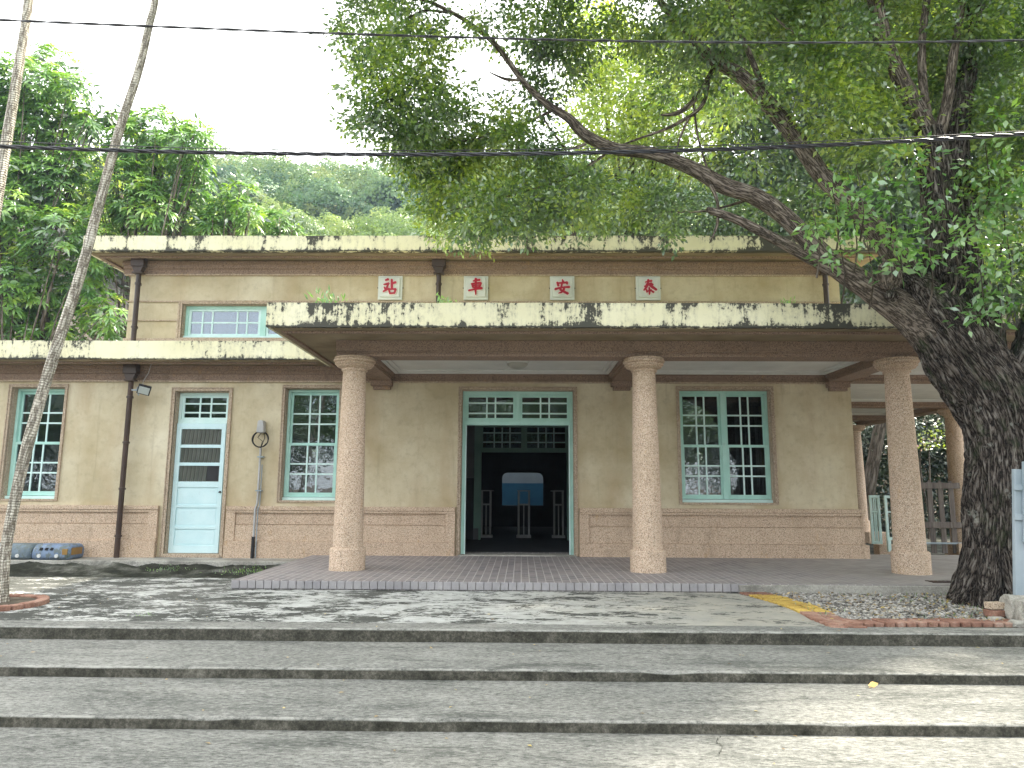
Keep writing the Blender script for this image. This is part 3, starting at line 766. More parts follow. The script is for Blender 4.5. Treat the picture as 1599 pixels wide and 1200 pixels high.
def sash_window(h, halves=1, label=None):
    x0, x1, z0, z1 = h; x0 += 0.026; x1 -= 0.026; z1 -= 0.013
    y = 0.12
    mb = MB()
    mb.box(x0, x0+0.045, y, y+0.11, z0+0.055, z1); mb.box(x1-0.045, x1, y, y+0.11, z0+0.055, z1)
    mb.box(x0+0.045, x1-0.045, y, y+0.11, z1-0.045, z1)
    mid = (x0+x1)/2
    if halves == 2: mb.box(mid-0.045, mid+0.045, y-0.01, y+0.11, z0+0.055, z1-0.045)
    f = mb.build('window', M['mint'], B, bevel=0.004)
    if label: f['label'] = label
    m2 = MB().box(x0-0.012, x1+0.012, y-0.045, y+0.11, z0, z0+0.05)
    m2.build('sill', M['mint_sash'], f, bevel=0.005)
    xs = [(x0+0.045, x1-0.045)] if halves == 1 else [(x0+0.045, mid-0.045), (mid+0.045, x1-0.045)]
    zm = z0+0.055 + (z1-0.045-z0-0.055)*0.50
    for a, b in xs:
        sash(f, 'sash', a, b, zm-0.02, z1-0.046, y+0.055, 0.035, 0.045, 0.045, (1, 0.58, 1), (1, 0.55, 1), M['mint'])
        sash(f, 'sash', a, b, z0+0.056, zm+0.02, y+0.008, 0.035, 0.045, 0.075, (1, 0.58, 1), (1, 0.55, 1), M['mint'])
    return f
sash_window(W1, 1, 'mint sash window with cracked top panes at the far left')
sash_window(W2, 1, 'mint sash window beside the grey meter box')
sash_window(W3, 2, 'wide double mint sash window to the right of the entrance')
# upper window
mb = MB(); y = 0.10; x0, x1, z0, z1 = WU; x0 += 0.013; x1 -= 0.013; z1 -= 0.013
mb.box(x0, x0+0.05, y, y+0.1, z0+0.05, z1); mb.box(x1-0.05, x1, y, y+0.1, z0+0.05, z1); mb.box(x0+0.05, x1-0.05, y, y+0.1, z1-0.05, z1); mb.box(-4.66, -4.56, y, y+0.1, z0+0.05, z1-0.05)
f = mb.build('window', M['mint'], B, bevel=0.004); f['label'] = 'low clerestory window with blue sky reflected in its panes'
MB().box(x0-0.01, x1+0.01, y-0.04, y+0.1, z0, z0+0.048).build('sill', M['mint_sash'], f, bevel=0.004)
sash(f, 'sash', x0+0.05, -4.66, z0+0.051, z1-0.051, y+0.02, 0.045, 0.04, 0.045, (0.48, 0.42, 1.06, 0.42, 0.48), (1, 1), M['mint_sash'])
sash(f, 'sash', -4.56, x1-0.05, z0+0.051, z1-0.051, y+0.02, 0.045, 0.04, 0.045, (0.48, 0.42, 1.06, 0.42, 0.48), (1, 1), M['mint_sash'])
# side door
x0, x1, z0, z1 = DS; x0 += 0.013; x1 -= 0.013; z1 -= 0.013
y = 0.13
mb = MB().box(x0, x0+0.05, y, y+0.1, 0.0, z1).box(x1-0.05, x1, y, y+0.1, 0.0, z1).box(x0+0.05, x1-0.05, y, y+0.1, z1-0.05, z1).box(x0+0.05, x1-0.05, y-0.005, y+0.1, 2.215, 2.285)
df = mb.build('side_door_frame', M['mint_sash'], B, bevel=0.004)
sash(df, 'transom_light', x0+0.05, x1-0.05, 2.286, z1-0.051, y+0.02, 0.04, 0.035, 0.035, (1, 0.72, 1), (0.6, 0.9, 0.5), M['mint_sash'])
mb = MB(); a, b = x0+0.004, x1-0.052; yd = y-0.03
top = 2.213; bot = 0.005
mb.box(a, a+0.085, yd, yd+0.045, bot, top); mb.box(b-0.07, b, yd, yd+0.045, bot, top)
rails = [(bot, bot+0.13), (0.405, 0.455), (0.765, 0.815), (1.11, 1.21), (1.48, 1.535), (1.79, 1.845), (2.115, top)]
for r0, r1 in rails: mb.box(a+0.085, b-0.07, yd, yd+0.045, r0, r1)
for i in range(3):
    r0, r1 = rails[i][1], rails[i+1][0]
    mb.box(a+0.085, b-0.07, yd+0.018, yd+0.03, r0, r1)
    mb.box(a+0.10, b-0.085, yd+0.012, yd+0.0178, r0+0.02, r1-0.02)
dl = mb.build('side_door', M['door'], df, bevel=0.003)
dl['label'] = 'pale blue panelled side door'
mb = MB()
for i in (3, 4, 5):
    r0, r1 = rails[i][1], rails[i+1][0]; n = 10
    for k in range(n):
        xa = a+0.09 + (b-0.07-a-0.095)*k/n; wv = (b-0.07-a-0.095)/n
        if i == 3 and k >= 7: continue
        mb.extrude_y([(xa, r0+0.002), (xa+wv*0.66, r0+0.002), (xa+wv*1.0, r1-0.002), (xa+wv*0.34, r1-0.002)], yd+0.020, yd+0.028)
mb.build('grille', M['grille'], df)
MB().box(a+0.085, b-0.07, yd+0.0305, yd+0.034, 1.215, 2.11).build('grille_backing', mk_paint('pale_backing', (0.12, 0.125, 0.11), (0.17, 0.17, 0.15)), df)
MB().box(b-0.30, b-0.075, yd+0.0285, yd+0.0303, 1.22, 1.475).build('grille_backing', M['black'], df)
MB().lathe([(0.0, 0), (0.022, 0.0), (0.026, 0.012), (0.012, 0.03)], (b-0.03, yd-0.004, 1.02), 16).build('handle', M['black'], df, smooth=True)
MB().box(DS[0]-0.02, DS[1]+0.02, -0.03, 0.27, -0.4, -0.001).build('threshold', M['trim'], B, bevel=0.006)
# main doorway
x0, x1, z0, z1 = DM; x0 += 0.013; x1 -= 0.013; z1 -= 0.013
y = 0.10
mb = MB().box(x0, x0+0.055, y, y+0.12, 0.0, z1).box(x1-0.055, x1, y, y+0.12, 0.0, z1).box(x0+0.055, x1-0.055, y, y+0.12, z1-0.055, z1).box(x0+0.055, x1-0.055, y-0.015, y+0.12, 2.205, 2.285)
xm = (x0+x1)/2
mb.box(xm-0.035, xm+0.035, y-0.005, y+0.1, 2.285, z1-0.055)
ef = mb.build('entrance_frame', M['mint'], B, bevel=0.004)
for a, b in ((x0+0.055, xm-0.035), (xm+0.035, x1-0.055)):
    sash(ef, 'transom_light', a, b, 2.286, z1-0.056, y+0.015, 0.045, 0.05, 0.045, (1.1, 0.52, 1.07), (0.55, 1, 0.45), M['mint'])
MB().box(x0+0.0552, x0+0.075, y-0.03, y+0.03, 0.0, 2.204).build('door_post', M['mint_sash'], ef, bevel=0.003)
MB().box(x1-0.075, x1-0.0552, y-0.03, y+0.03, 0.0, 2.204).build('door_post', M['mint_sash'], ef, bevel=0.003)
MB().box(DM[0]-0.02, DM[1]+0.02, -0.05, 0.30, -0.4, 0.018).build('threshold', M['kerb'], B, bevel=0.005)
# frieze under the eaves (lower)
mb = MB()
prof = [(-0.0005, 2.95), (-0.035, 2.95), (-0.035, 2.975), (-0.025, 2.985), (-0.025, 3.06), (-0.06, 3.075), (-0.06, 3.12), (-0.10, 3.14), (-0.10, 3.205), (-0.0005, 3.205)]
mb.extrude_x(prof, -16, 5.655)
mb.build('frieze', M['brown'], B)
MB().box(-16, 5.655, -0.045, -0.0002, 2.925, 2.949).build('frieze_fillet', M['trim'], B, bevel=0.004)
prof = [(-0.0005, 4.87), (-0.04, 4.87), (-0.04, 4.95), (-0.075, 4.965), (-0.075, 5.02), (-0.11, 5.035), (-0.11, 5.085), (-0.0005, 5.085)]
MB().extrude_x([(p[0], p[1]) for p in prof], -7.10, 5.69).build('frieze', M['brown'], B)
MB().box(-7.09, 5.68, -0.045, -0.0002, 4.845, 4.869).build('frieze_fillet', M['trim'], B, bevel=0.004)
mb = MB().box(-7.10, -6.992, 0.0, 7.0, 4.87, 5.085); mb.build('frieze', M['brown'], B)
# string courses of the upper wall
mb = MB()
mb.box(-7.02, 5.61, -0.03, 0.0, 4.36, 4.385)
mb.box(-7.02, -6.06, -0.025, 0.0, 4.015, 4.035); mb.box(-7.02, 5.61, -0.04, 0.0, 3.60, 3.70)
mb.box(-6.10, -6.063, -0.02, 0.0, 3.70, 4.36)
mb.build('string_course', M['trim'], B, bevel=0.004)

# roofs: slab with cream fascia, thin lip, ochre soffit
def roof(x0, x1, y0, y1, z0, z1, lip=0.035, ins=0.09, label=None, left=True, name='roof', soff=None):
    me = bpy.data.meshes.new(name)
    # outline front + sides, divided in strips so that edges stay crisp but slightly uneven
    V, F, UV = [], [], []
    def face(pts, uvs):
        n = len(V); V.extend(pts); F.append(tuple(range(n, n+4))); UV.extend(uvs)
    nseg = int((x1-x0)/0.35)
    xs = [x0+(x1-x0)*i/nseg for i in range(nseg+1)]
    jb = [random.uniform(-0.004, 0.004) for _ in xs]; jt = [random.uniform(-0.004, 0.003) for _ in xs]; jy = [random.uniform(-0.004, 0.004) for _ in xs]
    jy[0] = jy[-1] = 0
    for i in range(nseg):
        a, b = xs[i], xs[i+1]
        face([(a, y0+jy[i], z0+jb[i]), (b, y0+jy[i+1], z0+jb[i+1]), (b, y0+jy[i+1], z1+jt[i+1]), (a, y0+jy[i], z1+jt[i])], [(0, 0), (1, 0), (1, 1), (0, 1)])
        face([(a, y0+jy[i], z1+jt[i]), (b, y0+jy[i+1], z1+jt[i+1]), (b, y0+0.12, z1+jt[i+1]), (a, y0+0.12, z1+jt[i])], [(0, .95)]*4)
        face([(a, y0+ins, z0+jb[i]), (b, y0+ins, z0+jb[i+1]), (b, y0+jy[i+1], z0+jb[i+1]), (a, y0+jy[i], z0+jb[i])], [(0, .05)]*4)
    face([(x0, y1, z0+jb[0]), (x0, y0, z0+jb[0]), (x0, y0, z1+jt[0]), (x0, y1, z1+jt[0])], [(0, 0), (1, 0), (1, 1), (0, 1)])
    face([(x1, y0, z0+jb[-1]), (x1, y1, z0+jb[-1]), (x1, y1, z1+jt[-1]), (x1, y0, z1+jt[-1])], [(0, 0), (1, 0), (1, 1), (0, 1)])
    face([(x0, y0+0.12, z1-0.006), (x1, y0+0.12, z1-0.006), (x1, y1, z1-0.006), (x0, y1, z1-0.006)], [(0, .9)]*4)
    face([(x0, y1, z0), (x1, y1, z0), (x1, y1, z1-0.006), (x0, y1, z1-0.006)], [(0, .5)]*4)
    face([(x0, y1, z0-0.001), (x0+ins, y1, z0-0.001), (x0+ins, y0+ins, z0-0.001), (x0, y0+ins, z0-0.001)], [(0, .1)]*4)
    me.from_pydata(V, [], F); me.materials.append(M['fascia'])
    uv = me.uv_layers.new(name='h')
    for i, u in enumerate(UV): uv.data[i].uv = u
    o = bpy.data.objects.new(name, me); COL.objects.link(o); o.parent = B
    if label: o['label'] = label
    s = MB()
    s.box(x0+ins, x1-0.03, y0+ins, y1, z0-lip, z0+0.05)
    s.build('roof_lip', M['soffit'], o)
    s = MB()
    s.box(x0+ins+0.09, x1-0.1, y0+ins+0.09, y0+ins+0.13, z0-lip-0.03, z0-lip-0.0005)
    s.box(x0+ins+0.09, x0+ins+0.13, y0+ins+0.13, y1, z0-lip-0.03, z0-lip-0.0005)
    s.build('soffit_bead', M['brown'], o)
    return o
roof(-7.58, 6.15, -0.52, 7.6, 5.135, 5.405, label='upper flat roof with cream stained fascia', ins=0.10, lip=0.03)
roof(-16.2, -3.36, -0.56, 0.0, 3.235, 3.545, label='low left roof edge with cream stained fascia', ins=0.06, lip=0.025)
MB().box(-16.2, -6.995, 0.001, 7.2, 3.24, 3.50).build('roof', M['kerb'], B)
cy0 = -3.15
roof(-3.355, 10.6, cy0, 0.0, 3.195, 3.52, label='front porch canopy with cream stained fascia', ins=0.07, lip=0.02)
roof(5.70, 10.6, 0.0005, 9.5, 3.196, 3.519, label='side porch canopy roof', ins=0.02, lip=0.02)
# porch beams and coffered white ceiling
CX = [-2.40, 1.72, 5.30]
colY = -2.17
mb = MB()
def beamx(x0, x1, yc, zb=2.955, w=0.34):
    mb.box(x0, x1, yc-w/2, yc+w/2, zb, 3.0); mb.box(x0, x1, yc-w/2-0.02, yc+w/2+0.02, 3.0, 3.02); mb.box(x0, x1, yc-w/2-0.05, yc+w/2+0.05, 3.02, 3.174)
def beamy(xc, y0, y1, zb=2.953, w=0.34):
    mb.box(xc-w/2, xc+w/2, y0, y1, zb, 2.998); mb.box(xc-w/2-0.02, xc+w/2+0.02, y0, y1, 2.998, 3.018); mb.box(xc-w/2-0.05, xc+w/2+0.05, y0, y1, 3.018, 3.172)
beamx(-2.62, 10.0, colY-0.02)
for cx in (-2.42, 1.72, 5.42): beamy(cx, colY+0.15, -0.101)
beamy(9.75, colY+0.15, 8.2)
for yy in (0.02, 3.75, 6.6): beamx(5.67, 9.6, yy, zb=2.957, w=0.26)
mb.build('porch_beam', M['brown'], B, bevel=0.006)
for cx in (-2.42, 1.72, 5.42):
    mb = MB()
    mb.box(cx-0.185, cx+0.185, -0.14, -0.001, 2.86, 2.952); mb.box(cx-0.15, cx+0.15, -0.10, -0.0011, 2.80, 2.86)
    mb.build('corbel', M['brown'], B, bevel=0.006)
mb = MB()
def coffer(x0, x1, y0, y1, z=3.12):
    mb.box(x0, x1, y0, y1, z, z+0.02)
    for k, (i, h) in enumerate(((0.0, 0.05), (0.07, 0.025))):
        w = 0.06
        mb.box(x0+i, x1-i, y0+i, y0+i+w, z-h, z-0.0005); mb.box(x0+i, x1-i, y1-i-w, y1-i, z-h, z-0.0005)
        mb.box(x0+i, x0+i+w, y0+i+w, y1-i-w, z-h, z-0.0005); mb.box(x1-i-w, x1-i, y0+i+w, y1-i-w, z-h, z-0.0005)
yb = colY+0.20
for a, b in ((-2.19, 1.49), (1.95, 5.19), (5.65, 9.52)): coffer(a, b, yb+0.01, -0.105)
for a, b in ((0.20, 3.57), (3.93, 6.42), (6.78, 9.0)): coffer(5.67, 9.52, a, b)
mb.build('porch_ceiling', M['white'], B)
# columns
prof = [(0.244, -0.02), (0.244, 0.268), (0.240, 0.284), (0.226, 0.298), (0.207, 0.300)]
for k in range(13):
    u = k/12; prof.append((0.203 - 0.043*(u**1.35), 0.315 + u*(2.755-0.315)))
prof += [(0.161, 2.757), (0.178, 2.762), (0.184, 2.774), (0.178, 2.786), (0.172, 2.789), (0.176, 2.796), (0.215, 2.812), (0.246, 2.824), (0.252, 2.836), (0.246, 2.840), (0.262, 2.846), (0.276, 2.858), (0.276, 2.872), (0.262, 2.878), (0.270, 2.882), (0.292, 2.896), (0.298, 2.912), (0.290, 2.926), (0.272, 2.930), (0.280, 2.934), (0.284, 2.953)]
first = None
for i, (cx, cyy, cz) in enumerate([(-2.40, colY, 0), (1.74, colY, 0), (5.32, colY, 0), (9.72, 3.9, 0), (9.5, 8.2, 0), (9.72, colY, 0)]):
    if first is None:
        o = MB().lathe(prof, (0, 0, 0), 56).build('column', M['granite_col'], None, smooth=True, sharp=28); first = o
    else:
        o = first.copy(); COL.objects.link(o)
    o.parent = B; o.location = (cx, cyy, cz); o.rotation_euler.z = i*1.3
for yy in (3.9, 7.9): MB().box(9.45, 9.99, yy-0.27, yy+0.27, -0.5, -0.001).build('column_base', M['granite'], B)
# downpipes with hopper heads
def downpipe(x, z0, z1, hop, y=-0.155, mat=None, r=0.043, bend=False, mat2=None):
    mb = MB(); mb.tube([(x, y, z0), (x, y, z1)], r, 16)
    o = mb.build('downpipe', mat or M['pipe'], B, smooth=True)
    mb = MB()
    h = hop
    mb.box(x-0.115, x+0.115, y-0.09, -0.0005 if False else y+0.045, h-0.05, h+0.11)
    n = len(mb.v)
    mb.prism([(x-0.06, h-0.15), (x+0.06, h-0.15), (x+0.10, h-0.05), (x-0.10, h-0.05)], y-0.07, y+0.04)
    mb.box(x-0.09, x+0.09, y-0.08, y+0.042, h-0.175, h-0.15)
    mb.build('hopper', M['pipe'], o, bevel=0.006)
    z = z0+0.35
    while z < z1-0.2:
        mb = MB(); mb.lathe([(r+0.001, 0), (r+0.012, 0.004), (r+0.012, 0.036), (r+0.001, 0.04)], (x, y, z), 16); mb.box(x-0.015, x+0.015, y+r, y+r+0.05, z+0.005, z+0.035); z += 0.78
        mb.build('pipe_collar', M['pipe'], o)
    return o
p = downpipe(-6.74, -0.07, 2.95, 3.09, y=-0.16, mat=M['pipe_rust']); p['label'] = 'rusty brown downpipe reaching the ground'
downpipe(-6.76, 3.50, 4.87, 5.0, y=-0.17); downpipe(-1.46, 3.50, 4.87, 5.0, y=-0.17); downpipe(5.27, 3.50, 4.87, 5.0, y=-0.17)
# interior
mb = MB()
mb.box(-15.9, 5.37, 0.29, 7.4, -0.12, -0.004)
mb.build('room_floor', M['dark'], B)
mb = MB()
mb.box(-15.9, 5.37, 0.29, 7.4, 3.0, 3.05)
mb.box(-2.1, -2.0, 0.29, 3.9, 0, 3.0); mb.box(2.0, 2.1, 0.29, 3.9, 0, 3.0); mb.box(-9.2-0.6, -9.7, 0.29, 3.9, 0, 3.0)
ID = (-0.93, 1.04, -0.1, 2.50)
wallgrid(mb, -15.9, 5.37, 0, 3.0, [ID], 3.9, 4.05)
mb.build('room_wall', M['interior'], B)
mb = MB()
mb.box(-1.999, ID[0]-0.14, 3.86, 3.895, 0, 1.35); mb.build('wainscot', M['dark'], B)
MB().box(ID[1]+0.14, 1.999, 3.86, 3.895, 0, 1.35).build('wainscot', M['dark'], B)
x0, x1, z0, z1 = ID
mb = MB().box(x0-0.13, x0+0.03, 3.80, 3.89, 0.25, z1+0.02).box(x1-0.03, x1+0.13, 3.80, 3.89, 0.25, z1+0.02).box(x0-0.13, x1+0.13, 3.80, 3.89, z1+0.021, z1+0.12).box(x0+0.03, x1-0.03, 3.81, 3.88, 1.93, 2.0).box(0.02, 0.09, 3.81, 3.88, 2.0, z1+0.02)
mb.box(x0-0.02, x0+0.03, 3.81, 3.88, 0.0, 0.25); mb.box(x1-0.03, x1+0.05, 3.81, 3.88, 0.0, 0.25)
inf = mb.build('inner_door_frame', M['mint_dark'], B, bevel=0.004)
for a, b in ((x0+0.03, 0.02), (0.09, x1-0.03)):
    sash(inf, 'transom_light', a, b, 2.001, z1+0.02, 3.83, 0.03, 0.03, 0.03, (1, 0.7, 0.7, 1), (0.6, 1, 0.6), M['mint_dark'])
# curtains behind the wide window
mb = MB()
for k in range(16):
    xx = 3.72 + k*0.035; mb.tube([(xx, 0.42+0.015*(k % 2), 0.95), (xx, 0.42+0.015*(k % 2), 1.55+0.9*(k % 5 > 1))], 0.016, 6)
mb.build('curtain', mk_paint('pale_curtain', (0.35, 0.36, 0.34), (0.5, 0.5, 0.47), rough=0.9), B)
# paper and cracks behind the far left window
MB().prism([(-8.30, 2.46), (-8.22, 2.50), (-8.14, 2.44), (-8.08, 2.55), (-8.05, 2.70), (-8.2, 2.74), (-8.27, 2.62)], 0.205, 0.208).build('paper_scrap', mk_paint('torn_paper', (0.34, 0.24, 0.17), (0.4, 0.3, 0.2), rough=0.9), B)


# ================================================================== THINGS ON THE BUILDING
CH = {
 'zhan': [[(455,320,55),(575,275,95)], [(395,495,45),(500,480,70),(605,450,85)], [(415,600,40),(480,700,80)], [(575,480,60),(530,620,70),(490,700,60)], [(380,790,40),(480,730,75),(630,655,45)],
          [(715,285,70),(722,500,88),(730,690,75)], [(750,455,55),(880,400,85)], [(600,700,55),(760,692,50),(895,690,75)], [(610,715,60),(665,880,60)], [(885,700,75),(830,870,60)], [(660,868,50),(840,850,60)]],
 'che':  [[(640,240,90),(640,500,80),(632,700,75),(645,915,26)], [(530,350,45),(640,315,55),(805,300,85)], [(465,470,65),(640,440,50),(850,420,80)], [(485,470,60),(530,615,60)], [(850,425,75),(790,615,65)], [(520,535,34),(790,512,36)], [(530,610,45),(790,590,50)], [(355,745,55),(640,680,62),(890,640,90)]],
 'an':   [[(640,280,35),(672,385,95)], [(430,390,60),(480,545,80)], [(430,435,45),(640,420,65),(845,400,80)], [(840,400,60),(830,470,70)], [(630,430,70),(595,600,65),(545,705,75)], [(550,700,70),(690,780,80),(865,870,95)], [(725,590,60),(690,720,80),(600,815,55),(480,850,20)], [(345,685,85),(520,632,60),(720,598,55),(925,592,85)]],
 'tai':  [[(505,385,35),(640,350,50),(770,330,75)], [(530,468,35),(760,430,55)], [(470,565,50),(650,492,60),(815,482,70)], [(630,280,70),(610,450,80),(545,600,80),(440,725,40)], [(680,510,70),(800,600,100),(950,705,80)], [(655,600,45),(672,740,75),(660,895,35)], [(540,690,45),(572,805,55)], [(640,735,45),(565,790,22)], [(740,700,45),(690,770,35)], [(745,745,45),(830,805,75)]],
}
def brush(mb, st, extra, y0, y1, cx, cz, sc):
    pts = [Vector(((p[0]-640)*sc, 0, -(p[1]-600)*sc)) for p in st]; w = [(p[2]*0.5+extra)*sc for p in st]
    P, Wd = [], []
    for i in range(len(pts)-1):
        for k in range(4):
            t = k/4; P.append(pts[i].lerp(pts[i+1], t)); Wd.append(w[i]*(1-t)+w[i+1]*t)
    P.append(pts[-1]); Wd.append(w[-1])
    L, Rr = [], []
    for i, p in enumerate(P):
        d = (P[min(i+1, len(P)-1)] - P[max(i-1, 0)]).normalized(); n = Vector((d.z, 0, -d.x))
        L.append(p+n*Wd[i]); Rr.append(p-n*Wd[i])
    d0 = (P[0]-P[1]).normalized(); d1 = (P[-1]-P[-2]).normalized()
    poly = [P[0]+d0*Wd[0]*0.7] + L + [P[-1]+d1*Wd[-1]*0.7] + Rr[::-1]
    n = len(P)
    a = len(mb.v); allp = poly
    m = len(allp)
    mb.v += [(cx+q.x, y0, cz+q.z) for q in allp] + [(cx+q.x, y1, cz+q.z) for q in allp]
    # caps as triangles, body as quads (front face)
    mb.f.append((a+0, a+1, a+m-1)); mb.f.append((a+n+1, a+n+2, a+n))
    for i in range(n-1): mb.f.append((a+1+i, a+2+i, a+m-2-i, a+m-1-i))
    for i in range(m): j = (i+1) % m; mb.f.append((a+i, a+j, a+m+j, a+m+i))
def plaque(px, key, label):
    c = at(px, 451.5, -0.06)
    r = empty('sign_plaque', (c.x, -0.02, 4.62), label, 'sign plaque', 'four square plaques spelling the station name')
    x, z = c.x, 4.62
    MB().box(x-0.215, x+0.215, -0.045, -0.001, z-0.215, z+0.215).build('backing_plate', M['sign'], r, bevel=0.004)
    MB().box(x-0.175, x+0.175, -0.075, -0.046, z-0.172, z+0.178).build('panel', M['sign'], r, bevel=0.01)
    sc = 0.0435/100
    mb = MB(); m2 = MB()
    for i, st in enumerate(CH[key]):
        brush(mb, st, 42, -0.086-0.0006*i, -0.0755, x, z, sc)
        brush(m2, st, 8, -0.098-0.0006*i, -0.0925, x, z, sc)
    mb.build('character_edge', M['sign_back'], r); m2.build('character', M['red'], r)
    for sx in (-1, 1):
        MB().lathe([(0.0, -0.011), (0.011, -0.006), (0.011, 0.006), (0.0, 0.011)], (x+sx*0.222, -0.03, z), 10).build('bolt', M['black'], r)
plaque(609, 'zhan', 'white square plaque with the red character 站, leftmost of the four')
plaque(743, 'che', 'white square plaque with the red character 車, just right of the middle downpipe')
plaque(878, 'an', 'white square plaque with the red character 安')
plaque(1012.5, 'tai', 'white square plaque with the red character 泰, rightmost of the four')

# ceiling lamp
r = empty('ceiling_lamp', (-0.07, -1.02, 3.12), 'round frosted dome lamp under the porch ceiling before the entrance', 'ceiling lamp')
MB().lathe([(0.0, -0.001), (0.185, -0.001), (0.185, -0.03), (0.0, -0.03)], (-0.07, -1.02, 3.12), 36).build('rim', M['white'], r, smooth=True)
MB().lathe([(0.165, -0.031)] + [(0.168*math.cos(a), -0.032-0.085*math.sin(a)) for a in [i*math.pi/2/8 for i in range(9)]], (-0.07, -1.02, 3.12), 36).build('dome', mk_paint('frosted_glass', (0.30, 0.29, 0.25), (0.38, 0.37, 0.32), rough=0.35), r, smooth=True)
# floodlight on the left downpipe
fc = at(225, 609, -0.33)
r = empty('floodlight', fc, 'small square floodlight clamped to the left downpipe', 'floodlight')
Mx = Matrix.Rotation(R(14), 3, 'Y') @ Matrix.Rotation(R(28), 3, 'Z') @ Matrix.Rotation(R(30), 3, 'X')
MB().obox(fc, (0.20, 0.055, 0.17), Mx).build('housing', M['black'], r, bevel=0.008)
MB().obox(fc + Mx @ Vector((0, -0.031, 0)), (0.165, 0.008, 0.135), Mx).build('lens', mk_paint('floodlight_lens', (0.45, 0.5, 0.5), (0.6, 0.65, 0.62), rough=0.2), r, bevel=0.002)
mb = MB(); mb.tube([(fc.x-0.13, fc.y+0.03, fc.z+0.05), (fc.x-0.16, fc.y+0.07, fc.z), (fc.x-0.10, fc.y+0.03, fc.z-0.09)], 0.011, 8); mb.build('bracket', M['steel'], r, smooth=True)
MB().tube([(fc.x-0.12, fc.y+0.06, fc.z), (-6.74, -0.16, fc.z+0.02)], 0.013, 8).build('arm', M['steel'], r)
MB().tube([(fc.x-0.06, fc.y+0.04, fc.z+0.08), (fc.x-0.09, -0.2, fc.z+0.18), (fc.x-0.01, -0.22, fc.z+0.30), (fc.x+0.02, -0.2, 3.22)], 0.005, 6).build('cable', M['greyplastic'], r)
# meter box with coiled cable and conduit
r = empty('meter_box', (-4.47, -0.05, 2.15), 'grey electric meter box with a coiled black cable above a conduit', 'meter box')
mb = MB(); mb.prism([(-4.535, 2.04), (-4.40, 2.04), (-4.415, 2.23), (-4.44, 2.255), (-4.50, 2.255), (-4.52, 2.23)], -0.14, -0.01); mb.build('cover', M['greyplastic'], r, bevel=0.015)
cc = Vector((-4.475, -0.06, 1.93)); mb = MB()
pts = [(cc.x + (0.135+0.006*math.sin(a*1.7))*math.cos(a), cc.y-0.01*(a/6.3), cc.z + (0.135+0.004*math.sin(a*2.3))*math.sin(a)) for a in [i*0.3 for i in range(62)]]
mb.tube(pts, 0.0085, 7); mb.build('cable_coil', M['black'], r, smooth=True)
mb = MB()
mb.tube([(-4.46, -0.05, 2.06), (-4.52, -0.08, 1.96), (-4.44, -0.07, 1.90), (-4.465, -0.06, 1.80)], 0.006, 6); mb.tube([(-4.43, -0.05, 2.06), (-4.40, -0.08, 1.95), (-4.46, -0.06, 1.80)], 0.006, 6)
mb.build('loose_wire', M['black'], r, smooth=True)
mb = MB(); mb.tube([(-4.465, -0.06, 1.80), (-4.47, -0.06, 0.85), (-4.475, -0.13, 0.75), (-4.475, -0.13, -0.08)], 0.019, 10); mb.build('conduit', M['greyplastic'], r, smooth=True)
mb = MB(); mb.tube([(-4.43, -0.045, 1.5), (-4.435, -0.045, 0.82), (-4.43, -0.125, 0.76), (-4.43, -0.125, -0.04)], 0.009, 8); mb.build('conduit', M['steel'], r, smooth=True)
mb = MB(); mb.tube([(-4.478, -0.135, 0.30), (-4.478, -0.135, -0.06)], 0.028, 10); mb.build('conduit_sleeve', M['black'], r, smooth=True)
for z in (1.62, 1.05): MB().box(-4.51, -4.41, -0.084, -0.001, z, z+0.022).build('clip', M['steel'], r)
# cable on the wall at the left edge
MB().tube([(-11, -0.05, 0.86), (-9.6, -0.04, 0.80), (-9.2, -0.04, 0.845), (-8.93, -0.03, 0.87)], 0.012, 6).build('wall_cable', M['black'], B)

# ================================================================== TRAIN SHAPED BENCH
r = empty('painted_train', (-8.1, -0.40, -0.06), 'weathered blue concrete toy train lying on the kerb against the wall', 'garden ornament')
def mk_trainpaint(name, a, b):
    t = NT(name); v = world_co(t)
    c = t.ramp(t.noise(v, 5, 6), [(0.3, a), (0.7, b)])
    c = t.mix(t.ramp(t.noise(v, 9, 9, 0.75), [(0.47, 0), (0.58, 0.8)]), c, (0.13, 0.15, 0.12))
    c = t.mix(t.ramp(t.noise(world_co(t, loc=(3, 3, 3)), 26, 8, 0.75), [(0.60, 0), (0.64, 0.7)]), c, (0.45, 0.47, 0.42))
    c = t.mix(t.ramp(t.noise(world_co(t, loc=(8, 3, 3)), 4, 6, 0.7), [(0.55, 0), (0.68, 0.8)]), c, (0.05, 0.085, 0.045))
    return t.fin(c, 0.8, t.noise(v, 30, 5), 0.5, 0.01)
tb1 = mk_trainpaint('faded_blue_paint', (0.12, 0.16, 0.20), (0.20, 0.25, 0.29)); tb2 = mk_trainpaint('cleaner_blue_paint', (0.13, 0.19, 0.31), (0.22, 0.29, 0.41))
orange = mk_paint('orange_stripe', (0.28, 0.16, 0.05), (0.36, 0.22, 0.07)); wht = mk_paint('white_wheel', (0.6, 0.6, 0.58), (0.75, 0.75, 0.72))
car = [(-8.90, -8.255), (-8.245, -7.605), (-7.595, -6.98)]
car = [(a-0.37, b-0.37) for a, b in car]
